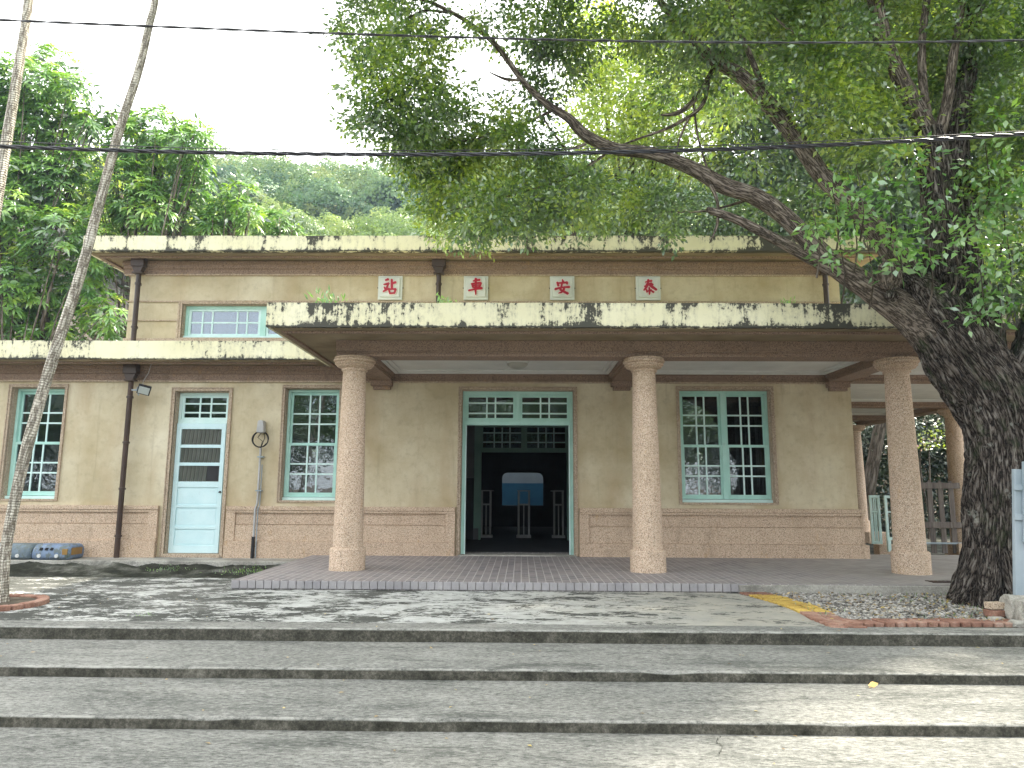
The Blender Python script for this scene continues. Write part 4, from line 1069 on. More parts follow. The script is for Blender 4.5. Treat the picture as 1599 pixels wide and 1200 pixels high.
for i, (a, b) in enumerate([(-9.77-0.02, -8.92-0.26)] + [(car[0][0]+0.1, car[0][1]+0.1), (car[1][0]+0.1, car[1][1]+0.1), (car[2][0]+0.1, car[2][1]+0.1)]):
    pr = [(-0.62, -0.055), (-0.19, -0.055), (-0.18, 0.10), (-0.24, 0.185), (-0.53, 0.19), (-0.61, 0.14), (-0.63, 0.05)]
    mb = MB(); mb.extrude_x(pr, a, b-0.008)
    o = mb.build('train_car', tb2 if i == 3 else tb1, r, bevel=0.045, smooth=True, sharp=60)
    for q in (0.22, 0.68):
        w = MB(); w.extrude_y([(a+(b-a)*q + 0.030*math.cos(t), 0.01 + 0.030*math.sin(t)) for t in [k*math.pi/6 for k in range(12)]], -0.64, -0.615); w.build('wheel', wht, o)
    if i == 3:
        mb = MB()
        for k in range(3): mb.prism([(a+0.13+k*0.085, 0.10), (a+0.175+k*0.085, 0.095), (a+0.18+k*0.085, 0.135), (a+0.15+k*0.085, 0.14)], -0.632, -0.60)
        mb.build('train_window', M['black'], o)
        MB().quad((b-0.006, -0.56, 0.02), (b-0.006, -0.30, 0.02), (b-0.006, -0.30, 0.13), (b-0.006, -0.56, 0.13)).box(b-0.007, b+0.001, -0.54, -0.28, 0.02, 0.13).build('windscreen', orange, o)
        MB().box(b-0.11, b-0.03, -0.6335, -0.60, 0.03, 0.12).build('side_stripe', orange, o)

# ================================================================== PLATFORM GATE, FENCE, TICKET GATES
g0 = Vector((8.05, 3.1, -0.02))
gx0, gx1, gy = 7.78, 8.42, 3.1
r = empty('platform_gate', (gx0, gy, 0), 'small mint green gate leaf standing open behind the third column', 'gate', 'mint gates of the side porch')
def gate(r, x0, x1, y, z0, z1, nb, foot):
    t = 0.055
    f = MB().box(x0, x0+t, y, y+0.04, z0, z1).box(x1-t, x1, y, y+0.04, z0, z1).box(x0+t, x1-t, y, y+0.04, z1-t, z1).box(x0+t, x1-t, y, y+0.04, z0, z0+t).box(x0+t, x1-t, y+0.005, y+0.035, z1-0.36, z1-0.33)
    f.build('gate_frame', M['mint_sash'], r, bevel=0.003)
    for k in range(nb):
        x = x0+t + (x1-x0-2*t)*(k+1)/(nb+1)
        MB().box(x-0.012, x+0.012, y+0.008, y+0.032, z0+t, z1-t).build('baluster', M['mint_sash'], r)
    if foot: MB().box(x0, x0+t+0.01, y-0.02, y+0.04, z0-foot, z0-0.0005).build('foot', M['mint_sash'], r)
gate(r, 7.66, 8.20, gy, 0.10, 1.02, 2, 0.24)
r = empty('platform_gate', (7.5, gy+0.2, 0), 'narrow mint green gate leaf seen between the wall corner and the other gate', 'gate', 'mint gates of the side porch')
gate(r, 7.44, 7.66, gy+0.2, 0.0, 1.02, 2, 0)
MB().box(7.0, 7.8, gy+0.35, gy+0.75, -0.3, 0.02)
pb = MB().box(7.6, 8.25, 3.35, 3.6, -0.3, -0.02).build('stone_trough', M['granite'], None, bevel=0.01); tag(pb, 'low washed stone trough behind the mint gate', 'trough')
# fence of pointed planks
fy = 3.72
r = empty('picket_fence', (9.0, fy, -0.3), 'weathered brown picket fence with pointed planks behind the third column', 'fence')
for k in range(6):
    x = 8.22 + k*0.232; h = 1.39 - 0.008*k
    MB().prism([(x, -0.22), (x+0.115, -0.22), (x+0.115, h-0.07), (x+0.0575, h), (x, h-0.07)], fy, fy+0.025).build('picket', M['wood'], r, bevel=0.003)
for z in (1.17, 0.32): MB().box(8.25, 9.62, fy-0.03, fy-0.001, z, z+0.13).build('rail', M['wood'], r, bevel=0.004)
for z in (-0.02, -0.30): MB().box(8.25, 9.75, fy-0.06, fy-0.031, z, z+0.035).build('rail', M['steel'], r, bevel=0.003)
MB().box(9.62, 9.70, fy-0.05, fy-0.001, -0.3, -0.0201).build('post', M['wood'], r)
# ticket gates beyond the inner door
def ticket(xc, w, label):
    y = 4.55
    r = empty('ticket_gate', (xc, y, 0), label, 'ticket gate', 'steel ticket gate rails')
    for s in (-1, 1): MB().box(xc+s*w/2-0.022, xc+s*w/2+0.022, y, y+0.05, 0.06, 1.06).build('post', M['greyplastic'], r, bevel=0.005)
    MB().box(xc-w/2-0.03, xc+w/2+0.03, y-0.01, y+1.3, 1.0605, 1.085).build('top_rail', M['greyplastic'], r, bevel=0.004)
    MB().box(xc-w/2-0.05, xc+w/2+0.05, y-0.03, y+0.2, 0.0, 0.0595).build('base_plate', M['greyplastic'], r, bevel=0.004)
    MB().box(xc-0.013, xc+0.013, y+0.01, y+0.035, 0.06, 0.76).build('bar', M['greyplastic'], r)
    MB().box(xc-w/2+0.022, xc+w/2-0.022, y+0.005, y+0.04, 0.74, 0.775).build('cross_bar', M['greyplastic'], r)
ticket(0.055, 0.24, 'steel ticket gate rail standing in the middle of the dark passage')
ticket(-0.82, 0.20, 'steel ticket gate rail at the left side of the dark passage')
ticket(0.86, 0.20, 'steel ticket gate rail at the right side of the dark passage')
# covered passage behind: dark walls, arched opening, blue panels beyond
P = empty('passage_shelter', (0, 10, 0), 'dark covered passage with a rounded opening seen through the station doorway', 'underpass')
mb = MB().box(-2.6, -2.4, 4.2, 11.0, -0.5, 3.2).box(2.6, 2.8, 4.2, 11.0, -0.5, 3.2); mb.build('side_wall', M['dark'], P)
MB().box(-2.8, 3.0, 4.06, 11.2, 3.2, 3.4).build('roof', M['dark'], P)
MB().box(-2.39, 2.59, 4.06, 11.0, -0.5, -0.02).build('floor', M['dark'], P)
ox0, ox1, oz0, oz1 = -0.60, 0.67, 0.62, 1.62
mb = wallgrid(MB(), -2.6, 2.8, -0.3, 3.19, [(ox0, ox1, oz0, oz1)], 10.0, 10.2)
for sx, x in ((1, ox0), (-1, ox1)):
    a = 0.17; pts = [(x, oz1-a)] + [(x+sx*a*(1-math.cos(t)), oz1-a+a*math.sin(t)) for t in [k*math.pi/2/6 for k in range(1, 6)]] + [(x+sx*a, oz1), (x, oz1)]
    if sx == 1: pts = pts[::-1]
    mb.prism(pts, 10.001, 10.199)
mb.build('end_wall', M['dark'], P)
bw = empty('panel_wall', (0, 12.5, 0), 'blue and pale grey panel wall seen through the rounded opening of the passage', 'wall')
MB().box(-3.5, 4, 12.5, 12.6, -0.4, 1.32).build('lower_panel', mk_paint('blue_panel', (0.02, 0.11, 0.22), (0.03, 0.14, 0.26), (0.02, 0.1, 0.2), 0.3), bw)
MB().box(-3.5, 4, 12.52, 12.6, 1.3205, 4.2).build('upper_panel', mk_paint('pale_panel', (0.22, 0.28, 0.33), (0.28, 0.34, 0.39)), bw)

# ================================================================== FORECOURT THINGS
# galvanised post with two overlapping channels
_p = at(1587, 900, -5.05); px_, py_ = _p.x+0.015, -5.05
r = empty('steel_post', (px_, py_, -0.1), 'pale blue galvanised steel post set in broken concrete beside the big trunk', 'post')
MB().box(px_-0.055, px_+0.075, py_, py_+0.05, -0.1, 1.33).build('post', M['steel'], r, bevel=0.008)
MB().box(px_+0.01, px_+0.075, py_-0.05, py_-0.001, 0.62, 1.41).build('channel', M['steel'], r, bevel=0.008)
for z in (1.12, 0.83): MB().box(px_-0.07, px_+0.01, py_-0.02, py_-0.0005, z, z+0.06).build('clamp', M['steel'], r, bevel=0.004)
r.rotation_euler.y = R(5.0)
def rock(name, c, s, mat, label, cat, seed, group=None):
    mb = MB(); n = 10
    V = []
    import bmesh
    bm = bmesh.new(); bmesh.ops.create_icosphere(bm, subdivisions=3, radius=1)
    for v in bm.verts:
        d = v.co.normalized(); k = 1/max(abs(d.x), abs(d.y), abs(d.z))
        p = d*(0.2 + 0.72*k) * (1 + 0.16*noise.noise(d*1.6 + Vector((seed, 0, 0))) + 0.05*noise.noise(d*6+Vector((seed, 3, 0))))
        v.co = Vector((p.x*s[0], p.y*s[1], p.z*s[2]))
    me = bpy.data.meshes.new(name); bm.to_mesh(me); bm.free(); me.materials.append(mat)
    o = bpy.data.objects.new(name, me); COL.objects.link(o); o.location = c
    return tag(o, label, cat, group)
rock('concrete_block', (at(1581, 940, -5.1).x, -5.12, 0.00), (0.10, 0.10, 0.145), M['kerb'], 'broken concrete footing block at the foot of the steel post', 'concrete block', 2.0)
rock('concrete_block', (at(1603, 950, -5.2).x, -5.26, -0.01), (0.13, 0.09, 0.12), M['kerb'], 'rough concrete lump at the right edge in front of the steel post', 'concrete block', 5.0)
rock('stone', (at(1540, 960, -5.0).x, -5.15, -0.10), (0.07, 0.05, 0.035), M['kerb'], 'small pale stone lying on the gravel before the trunk', 'stone', 7.0)
rock('stone', (at(1575, 962, -5.2).x, -5.33, -0.10), (0.08, 0.06, 0.035), M['kerb'], 'small pale stone beside the red brick edging near the concrete lump', 'stone', 9.0)
for dz, nm in ((-0.075, 'red brick lying under another brick against the big trunk'), (-0.005, 'brownish brick stacked on a red brick against the big trunk')):
    o = MB().obox((at(1549, 930, -5.05).x+0.2*dz, -5.08, dz+0.03), (0.15, 0.10, 0.062), Matrix.Rotation(0.15+dz*2, 3, 'Z')).build('brick', M['brick'] if dz < -0.05 else M['trim'], None, bevel=0.006)
    tag(o, nm, 'brick')
# planter ring of bricks round the palm
pc = Vector((-5.43, -4.72, 0))
r = empty('planter_ring', (pc.x, pc.y, -0.1), 'low ring of worn red bricks round the foot of the leaning palm', 'planter')
mb = MB()
for k in range(26):
    a = 2*math.pi*k/26; mb.obox((pc.x+0.44*math.cos(a), pc.y+0.44*math.sin(a), -0.085+random.uniform(-0.004, 0.006)), (0.11, 0.098, 0.06), Matrix.Rotation(a, 3, 'Z'))
mb.build('brick_ring', M['brick'], r, bevel=0.01)
MB().lathe([(0.0, -0.09), (0.385, -0.09), (0.38, -0.075), (0.0, -0.06)], (pc.x, pc.y, 0), 30).build('soil', M['soil'], r)
# drain grate in the porch floor
mb = MB(); c = Vector((5.35, -3.10, 0.003))
for k in range(13): mb.box(c.x-0.30+k*0.048, c.x-0.275+k*0.048, c.y-0.075, c.y+0.075, 0.0005, 0.010)
mb.box(c.x-0.32, c.x+0.31, c.y-0.09, c.y-0.0755, 0.0005, 0.008).box(c.x-0.32, c.x+0.31, c.y+0.0755, c.y+0.09, 0.0005, 0.008)
o = mb.build('drain_grate', M['pipe']); tag(o, 'iron drain grate in the porch floor in front of the third column', 'drain grate')

# ================================================================== OVERHEAD WIRES
def wire(name, pix, Y, rad, label, strands=1, tw=0.0):
    P = [at(px, py, Y) for px, py in pix]
    # smooth sag through the points, extended beyond the frame
    xs = [p.x for p in P]; zs = [p.z for p in P]; co = np.polyfit(xs, zs, 3)
    X = np.linspace(xs[0]-1.5, xs[-1]+1.5, 260); mb = MB()
    for s in range(strands):
        pts = []
        for x in X:
            a = x*14 + s*2*math.pi/strands
            pts.append((x, Y + tw*math.cos(a), float(np.polyval(co, x)) + tw*math.sin(a)))
        mb.tube(pts, rad, 6)
    return tag(mb.build(name, M['cable'], smooth=True), label, 'cable', 'overhead cables')
M['cable'] = mk_paint('black_cable', (0.03, 0.03, 0.035), (0.05, 0.05, 0.055), (0.25, 0.25, 0.25), 0.4, 0.3)
YW = -7.1
wire('overhead_cable', [(0, 31.5), (270, 43), (540, 53), (900, 63), (1250, 67), (1599, 63)], YW, 0.0055, 'topmost black cable crossing the sky and the tree', 2, 0.005)
wire('overhead_cable', [(0, 221), (325, 231), (700, 236), (1080, 229), (1340, 217), (1599, 205)], YW, 0.0035, 'thin black cable running just above the twisted bundle')
wire('overhead_cable', [(0, 229), (540, 240.5), (820, 241), (1080, 236), (1340, 223), (1599, 210)], YW, 0.0075, 'thick twisted black cable bundle, lowest of the three cables', 3, 0.0095)


# ================================================================== VEGETATION
def pb(px, py, Y, rpx, fy=0.9, fz=0.85):
    """ellipsoid blob: centre seen at the pixel, radius given in photograph pixels at that distance"""
    p = at(px, py, Y); d = (p - CAM_POS) @ (CAM_ROT @ Vector((0, 0, -1))); r = rpx*d/FPX
    return (p.x, p.y, p.z, r, r*fy, r*fz)
def limb(pl, seg=20):
    return ([at(a, b, c) for a, b, c, r in pl], [r for a, b, c, r in pl], seg)

# ---- the big tree in front of the station
T = empty('camphor_tree', at(1560, 950, -4.3), 'huge old tree with dark furrowed trunk and limbs reaching left over the station roof', 'tree')
trunk = [limb([(1570, 985, -4.25, .50), (1569, 948, -4.25, .41), (1570, 900, -4.2, .375), (1570, 790, -4.2, .35), (1567, 690, -4.2, .355), (1541, 612, -4.2, .385), (1496, 548, -4.2, .385), (1455, 490, -4.15, .34), (1425, 445, -4.1, .24), (1410, 415, -4.1, .10)], 170),
         limb([(1572, 680, -4.2, .30), (1590, 615, -4.2, .27), (1618, 560, -4.2, .25), (1650, 480, -4.2, .24), (1690, 350, -4.1, .2)], 48),
         limb([(1530, 600, -4.1, .30), (1496, 520, -4.0, .33), (1478, 440, -4.0, .25), (1474, 370, -4.0, .20), (1466, 300, -4.0, .165), (1457, 240, -4.0, .15), (1447, 205, -4.0, .14)], 48),
         limb([(1540, 590, -3.9, .25), (1520, 500, -3.8, .22), (1508, 400, -3.75, .17), (1497, 300, -3.7, .15), (1500, 180, -3.7, .12), (1520, 60, -3.6, .1), (1540, -120, -3.6, .06)], 40)]
for k in range(9):      # root flare
    a = k/9*2*math.pi + 0.3; b = at(1568, 925, -4.2); e = Vector((b.x + 0.54*math.cos(a), b.y + 0.56*math.sin(a), -0.16))
    trunk.append(([Vector((b.x+0.22*math.cos(a), b.y+0.22*math.sin(a), 0.45)), Vector((b.x+0.36*math.cos(a), b.y+0.36*math.sin(a), 0.12)), e], [0.15, 0.13, 0.03], 18))
bark_tubes('trunk', M['bark'], trunk, T, disp=0.075)
lb = [limb([(1470, 530, -4.15, .30), (1415, 487, -4.15, .20), (1355, 448, -4.1, .145), (1300, 412, -4.0, .118), (1262, 375, -3.95, .108), (1225, 338, -3.9, .10), (1180, 308, -3.85, .10), (1130, 290, -3.8, .10), (1080, 262, -3.75, .085), (1020, 240, -3.7, .08), (960, 232, -3.65, .078), (915, 212, -3.6, .07), (888, 185, -3.6, .055), (850, 160, -3.6, .045), (815, 125, -3.6, .038), (775, 72, -3.6, .036), (735, 38, -3.6, .03), (690, 12, -3.6, .025), (640, -8, -3.6, .018)], 28),
      limb([(1300, 418, -4.0, .10), (1245, 392, -3.95, .072), (1195, 365, -3.9, .058), (1150, 343, -3.9, .052), (1112, 330, -3.85, .045), (1103, 326, -3.85, .02)], 18),
      limb([(1450, 500, -4.0, .24), (1405, 410, -4.0, .16), (1345, 335, -3.95, .118), (1292, 285, -3.9, .105), (1243, 218, -3.9, .10), (1203, 168, -3.85, .098), (1160, 122, -3.85, .092), (1110, 90, -3.8, .075), (1060, 40, -3.8, .05), (1000, -40, -3.8, .03)], 26),
      limb([(1452, 215, -4.0, .13), (1422, 155, -4.0, .10), (1388, 80, -4.0, .092), (1366, 0, -4.0, .088), (1340, -120, -4.0, .06)], 22),
      limb([(1452, 210, -4.0, .08), (1442, 140, -4.0, .052), (1440, 60, -4.0, .045), (1452, -30, -4.0, .04)], 16),
      limb([(1458, 235, -4.0, .09), (1477, 170, -4.05, .06), (1490, 80, -4.1, .05), (1510, -40, -4.1, .04)], 16),
      limb([(1150, 40, -3.7, .03), (1108, 118, -3.7, .030), (1088, 152, -3.7, .034), (1060, 176, -3.7, .030), (1032, 180, -3.7, .012)], 12),
      limb([(1108, 118, -3.7, .024), (1096, 165, -3.7, .026), (1052, 196, -3.7, .022), (1000, 216, -3.7, .014), (962, 230, -3.7, .008)], 10),
      limb([(1078, 180, -3.7, .018), (1062, 215, -3.7, .014), (1052, 255, -3.7, .006)], 8),
      limb([(1082, 150, -3.65, .016), (1090, 215, -3.65, .013), (1108, 275, -3.65, .014), (1120, 320, -3.65, .012), (1118, 352, -3.7, .004)], 8),
      limb([(1110, 290, -3.85, .028), (1120, 315, -3.85, .02), (1120, 350, -3.85, .018), (1108, 380, -3.85, .006)], 8),
      limb([(915, 225, -3.6, .022), (885, 232, -3.6, .018), (862, 205, -3.6, .014), (838, 170, -3.6, .006)], 8),
      limb([(815, 125, -3.6, .02), (790, 124, -3.6, .02), (762, 112, -3.6, .006)], 8),
      limb([(700, 20, -3.6, .018), (660, 18, -3.5, .016), (620, 40, -3.5, .01), (600, 60, -3.5, .004)], 8),
      limb([(870, 170, -3.6, .02), (800, 200, -3.4, .016), (720, 220, -3.3, .012), (640, 200, -3.3, .005)], 8),
      limb([(960, 232, -3.6, .02), (880, 280, -3.3, .018), (780, 310, -3.2, .014), (700, 330, -3.1, .006)], 8),
      limb([(1180, 308, -3.8, .02), (1100, 330, -3.5, .014), (1000, 330, -3.3, .006)], 8),
      limb([(1205, 168, -3.8, .04), (1160, 60, -3.6, .03), (1120, -40, -3.6, .02)], 10),
      limb([(1390, 80, -3.9, .04), (1330, 40, -3.7, .03), (1260, 60, -3.6, .02), (1200, 20, -3.6, .01)], 10)]
bark_tubes('limb', M['bark_limb'], lb, T, disp=0.02)
kn = at(1388, 432, -4.35)
def knot(c, s, seed, mat, nm):
    import bmesh
    bm = bmesh.new(); bmesh.ops.create_icosphere(bm, subdivisions=4, radius=1)
    for v in bm.verts:
        d = v.co.normalized(); p = d*(1 + 0.35*noise.noise(d*1.7+Vector((seed, 0, 0))) + 0.16*noise.noise(d*7))
        v.co = Vector((p.x*s[0], p.y*s[1], p.z*s[2]))+c
    me = bpy.data.meshes.new(nm); bm.to_mesh(me); bm.free(); me.materials.append(mat)
    set_attr(me, 'bark', [tuple(v.co) for v in me.vertices], 'FLOAT_VECTOR')
    for p in me.polygons: p.use_smooth = True
    o = bpy.data.objects.new(nm, me); COL.objects.link(o); o.parent = T; me.transform(T.matrix_basis.inverted()); return o
knot(kn, (0.12, 0.12, 0.17), 1, M['bark_limb'], 'burl')
knot(at(1392, 462, -4.4), (0.07, 0.06, 0.06), 4, M['bark'], 'burl')
knot(at(1474, 421, -4.3), (0.075, 0.07, 0.09), 6, M['bark'], 'cut_stub')
# crown
main = []
for a in [(590, 40, 62), (640, 90, 66), (600, 140, 62), (650, 170, 66), (620, 215, 56), (700, 200, 66), (660, 250, 60), (720, 275, 62), (690, 310, 52), (770, 240, 62), (820, 230, 55), (745, 335, 52), (700, 355, 40), (755, 372, 26), (800, 330, 58), (850, 290, 60), (830, 350, 40),
          (640, 20, 55), (570, 80, 40), (560, 195, 16), (560, 205, 18), (545, 200, 12), (575, 120, 35), (690, 70, 30), (770, 30, 38), (810, 60, 40), (850, 30, 60), (900, 50, 55), (870, 110, 50), (820, 160, 45), (790, 190, 40), (900, 310, 55), (960, 330, 50), (1010, 320, 45), (900, 360, 28), (1050, 350, 35)]:
    main.append(pb(a[0], a[1], -3.4 + random.uniform(-0.7, 0.7), a[2]))
for a in [(1000, 30, 60), (1060, 60, 60), (1110, 20, 70), (1090, 120, 45), (1180, 40, 75), (1250, 30, 70), (1260, 110, 60), (1310, 80, 70), (1300, 170, 60), (1230, 250, 30), (1360, 200, 60), (1400, 120, 60), (1420, 40, 60), (1330, 0, 60), (1500, 30, 80), (1570, 60, 80), (1540, 140, 75), (1590, 190, 70), (1500, 190, 60), (1580, 270, 70), (1530, 300, 55), (1400, 260, 45), (1330, 250, 50), (1270, 320, 45), (1210, 330, 34), (1560, 390, 60), (1590, 450, 50), (1170, 190, 35), (1160, 250, 30), (1050, 150, 25)]:
    main.append(pb(a[0], a[1], -3.7 + random.uniform(-0.7, 1.0), a[2]))
P_, D_, Rn = blob_leaves(main, 3900, sub=0.10, perclump=34, shell=0.5)
N_ = rng.normal(size=P_.shape)*0.6 + np.array([0.1, -0.15, 0.9]); D_ = D_ + np.array([0, 0, -0.35])
leaves('crown', M['leaf_main'], P_, D_, N_, rng.uniform(0.055, 0.10, len(P_)), rng.uniform(0.030, 0.048, len(P_)), Rn, T)
# unseen crown above and beside the frame, added and shaped to shade the ground
up = []
for i in range(90):
    x = rng.uniform(-3.5, 11.0); y = rng.uniform(-8.2, 0.0); z = rng.uniform(8.3, 11.5)
    if (x-4.0)**2/60 + (y+4)**2/22 > 1: continue
    h = Vector((x, y, z)) - Vector((2.3, -7.4, -0.3)); h2 = (h - sd*h.dot(sd)).length     # opening that lets a patch of sun through
    h3 = Vector((x, y, z)) - Vector((3.8, -4.2, -0.1))
    pc_ = CAM_ROT.transposed() @ (Vector((x, y, z)) - CAM_POS); pxx = 799.5 + FPX*pc_.x/-pc_.z; pyy = 600 - FPX*pc_.y/-pc_.z
    if -200 < pxx < 1100 and pyy > -1.6*FPX/-pc_.z: continue
    if h2 < 1.6 or (h3 - sd*h3.dot(sd)).length < 1.3: continue
    up.append((x, y, z, 1.15, 1.15, 0.8))
for i in range(14):
    q = Vector((rng.uniform(7.2, 11.5), rng.uniform(-7.5, -2), rng.uniform(4.5, 8))); h = q - Vector((2.3, -7.4, -0.3))
    if (h - sd*h.dot(sd)).length > 1.7: up.append((q.x, q.y, q.z, 1.1, 1.1, 0.8))
P_, D_, Rn = blob_leaves(up, 380, sub=0.28, perclump=24, shell=0.3)
N_ = rng.normal(size=P_.shape)*0.6 + np.array([0, 0, 1.0])
leaves('crown', M['leaf_main'], P_, D_, N_, rng.uniform(0.13, 0.2, len(P_)), rng.uniform(0.06, 0.09, len(P_)), Rn, T)
sh = []
for a in [(1330, 345, 48), (1385, 310, 45), (1300, 315, 34), (1270, 350, 26), (1355, 400, 42), (1400, 370, 45), (1310, 390, 30), (1440, 330, 36), (1470, 290, 30), (1540, 250, 40), (1565, 320, 55), (1520, 340, 45), (1575, 400, 45), (1530, 430, 42), (1490, 380, 34), (1560, 470, 34), (1450, 400, 26), (1340, 290, 34), (1560, 190, 22), (1430, 250, 26), (1410, 420, 22), (1530, 495, 20)]:
    sh.append(pb(a[0], a[1], -4.75 + random.uniform(-0.25, 0.25), a[2], 0.8))
P_, D_, Rn = blob_leaves(sh, 1150, sub=0.10, perclump=14, shell=0.2)
N_ = rng.normal(size=P_.shape)*0.5 + np.array([0, -0.35, 0.8]); D_ = D_ + np.array([0, -0.1, -0.25])
leaves('shoots', M['leaf_shoot'], P_, D_, N_, rng.uniform(0.075, 0.125, len(P_)), rng.uniform(0.038, 0.06, len(P_)), Rn, T)
tw = []
for b in sh[:18]:
    c = Vector(b[:3]); base = c + Vector((0.15, 0.35, -0.5))
    tw.append(([base, base.lerp(c, 0.5) + Vector((0.05, 0, 0.03)), c + Vector((-0.03, -0.05, 0.22))], [0.012, 0.008, 0.003], 6))
bark_tubes('twig', M['bark_far'], tw, T)

# ---- trees behind the station
def back_tree(name, base, blobs, mat, label, per, L, Wd, perclump=24, sub=0.3, trunk_r=0.22, group='trees behind the station', shell=0.45, extra=None):
    r = empty(name, base, label, 'tree', group)
    P_, D_, Rn = blob_leaves(blobs, per, sub=sub, perclump=perclump, shell=shell)
    N_ = rng.normal(size=P_.shape)*0.6 + np.array([0, -0.1, 0.9])
    leaves('crown', mat, P_, D_ + np.array([0, 0, -0.3]), N_, rng.uniform(L*0.75, L*1.25, len(P_)), rng.uniform(Wd*0.75, Wd*1.25, len(P_)), Rn, r)
    base = Vector(base); cs = [Vector(b[:3]) for b in blobs]; cen = sum(cs, Vector())/len(cs)
    mid = base.lerp(cen, 0.55); mid.x = base.x*0.6 + cen.x*0.4
    L_ = [([base - Vector((0, 0, 0.3)), base + Vector((0, 0, 1.2)), mid, cen], [trunk_r*1.2, trunk_r, trunk_r*0.7, trunk_r*0.35], 12)]
    for c in cs:
        if random.random() < 0.75: L_.append(([mid.lerp(cen, random.random()*0.5), mid.lerp(c, 0.55) + Vector((0, 0, 0.3)), c], [trunk_r*0.35, trunk_r*0.22, trunk_r*0.07], 7))
    bark_tubes('trunk', M['bark_far'], L_, r)
    return r
def rosette_tree(base, px_blobs, Y, label, L=0.27, n_per=1.0, seed=0):
    r = empty('broadleaf_tree', base, label, 'tree', 'long leaved trees left of the station')
    bl = [pb(a, b, Y + (c2 if len(q) == 0 else q[0]), c, 1.0, 0.95) for (a, b, c, *q) in px_blobs for c2 in (random.uniform(-0.8, 0.8),)]
    P_, D_, N_, Rn = [], [], [], []
    for (x, y, z, rx, ry, rz) in bl:
        nr = int(105*n_per*(rx/1.0)**2) + 8
        u = norm(rng.normal(size=(nr, 3))); u[:, 1] = np.where(rng.uniform(size=nr) < 0.6, -np.abs(u[:, 1]), u[:, 1])
        lob = 1 + 0.16*np.sin(u[:, :1]*6 + x)
        c = np.array([x, y, z]) + u*lob*rng.uniform(0.72, 1.05, (nr, 1))*np.array([rx, ry, rz])
        cr = rng.uniform(0, 0.55, nr) + 0.12*(u[:, 2] > 0.3)  # upper rosettes lighter: light from above put into the leaf tone
        for k in range(10):
            a = k/10*2*math.pi + rng.uniform(-0.3, 0.3, nr)
            ax = norm(u*0.6 + np.array([0, -0.1, 0.7])); s1 = norm(np.cross(ax, np.array([0.3, 1, 0.2]))); s2 = np.cross(ax, s1)
            d = s1*np.cos(a)[:, None] + s2*np.sin(a)[:, None] + ax*rng.uniform(0.1, 0.8, (nr, 1))
            P_.append(c + d*0.02); D_.append(d); N_.append(ax + rng.normal(size=(nr, 3))*0.2); Rn.append(np.clip(cr + rng.uniform(0, 0.4, nr), 0, 1))
    P_, D_, N_, Rn = map(np.concatenate, (P_, D_, N_, Rn))
    leaves('crown', M['leaf_mango'], P_, D_, N_, rng.uniform(L*0.7, L*1.2, len(P_)), L*0.27, Rn, r, bent=True, bend=0.55)
    # dark leaves added to block light; inner shade put into their colour
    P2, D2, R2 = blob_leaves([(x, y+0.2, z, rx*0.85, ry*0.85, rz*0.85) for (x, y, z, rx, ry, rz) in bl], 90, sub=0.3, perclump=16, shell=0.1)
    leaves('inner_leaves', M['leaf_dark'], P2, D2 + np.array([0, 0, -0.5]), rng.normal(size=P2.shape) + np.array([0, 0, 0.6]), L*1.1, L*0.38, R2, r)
    base = Vector(base); cs = [Vector(b[:3]) for b in bl]; cen = sum(cs, Vector())/len(cs); mid = base.lerp(cen, 0.45)
    L_ = [([base - Vector((0, 0, 0.3)), base.lerp(mid, 0.5) + Vector((0.2, 0, 0)), mid, cen], [0.3, 0.25, 0.18, 0.08], 12)]
    for c in cs:
        L_.append(([mid.lerp(cen, random.random()*0.6), mid.lerp(c, 0.6) + Vector((0, -0.3, -0.2)), c], [0.08, 0.05, 0.015], 7))
        L_.append(([mid + Vector((random.uniform(-1, 1), -0.8, -1)), mid.lerp(c, 0.5) + Vector((0.3, -1.0, 0)), c + Vector((0.3, -0.6, 0))], [0.03, 0.022, 0.01], 5))
    bark_tubes('trunk', M['bark_far'], L_, r)
    return r
YL = 9.5
rosette_tree((-15.5, YL, -0.6), [(45, 135, 48), (85, 110, 34), (112, 150, 36), (60, 190, 62), (0, 180, 60), (115, 215, 36), (140, 195, 18), (20, 270, 66), (85, 290, 58), (120, 260, 30), (150, 195, 10)], YL, 'tall bright tree with long drooping leaves at the far left edge')
rosette_tree((-14.3, YL-1.2, -0.6), [(30, 370, 62), (100, 370, 52), (0, 330, 50), (150, 395, 40), (60, 450, 60), (135, 450, 46), (0, 460, 60), (170, 495, 34), (100, 510, 44), (40, 520, 44)], YL-1.0, 'shaded lower tree with bare stems left of the roof, below the tall bright tree', n_per=0.75)
rosette_tree((-11.5, YL, -0.6), [(245, 205, 40), (290, 225, 36), (195, 195, 22), (215, 230, 40), (305, 205, 20), (310, 262, 26), (255, 270, 52), (200, 300, 44), (300, 305, 36), (235, 335, 50), (160, 340, 40), (175, 185, 12), (290, 350, 36)], YL, 'round topped tree with long leaves standing behind the left end of the upper roof')
rosette_tree((-8.9, YL, -0.6), [(372, 305, 24), (350, 335, 28), (388, 335, 22), (360, 362, 28), (330, 352, 20)], YL, 'small long leaved tree just above the roof, right of the round topped one')
rosette_tree((-7.4, YL+1, -0.6), [(432, 350, 20), (415, 362, 18), (452, 362, 16)], YL+1, 'smallest long leaved tree barely rising above the roof')
back_tree('bushy_tree', (-13.5, 13, -0.6), [pb(140, 260, 13, 42), pb(120, 310, 13, 46), pb(160, 300, 13, 40), pb(330, 340, 14, 34)], M['leaf_yellow'], 'pale yellow green fine leaved tree in the gap between the two long leaved trees', 300, 0.16, 0.06, group='trees behind the station')
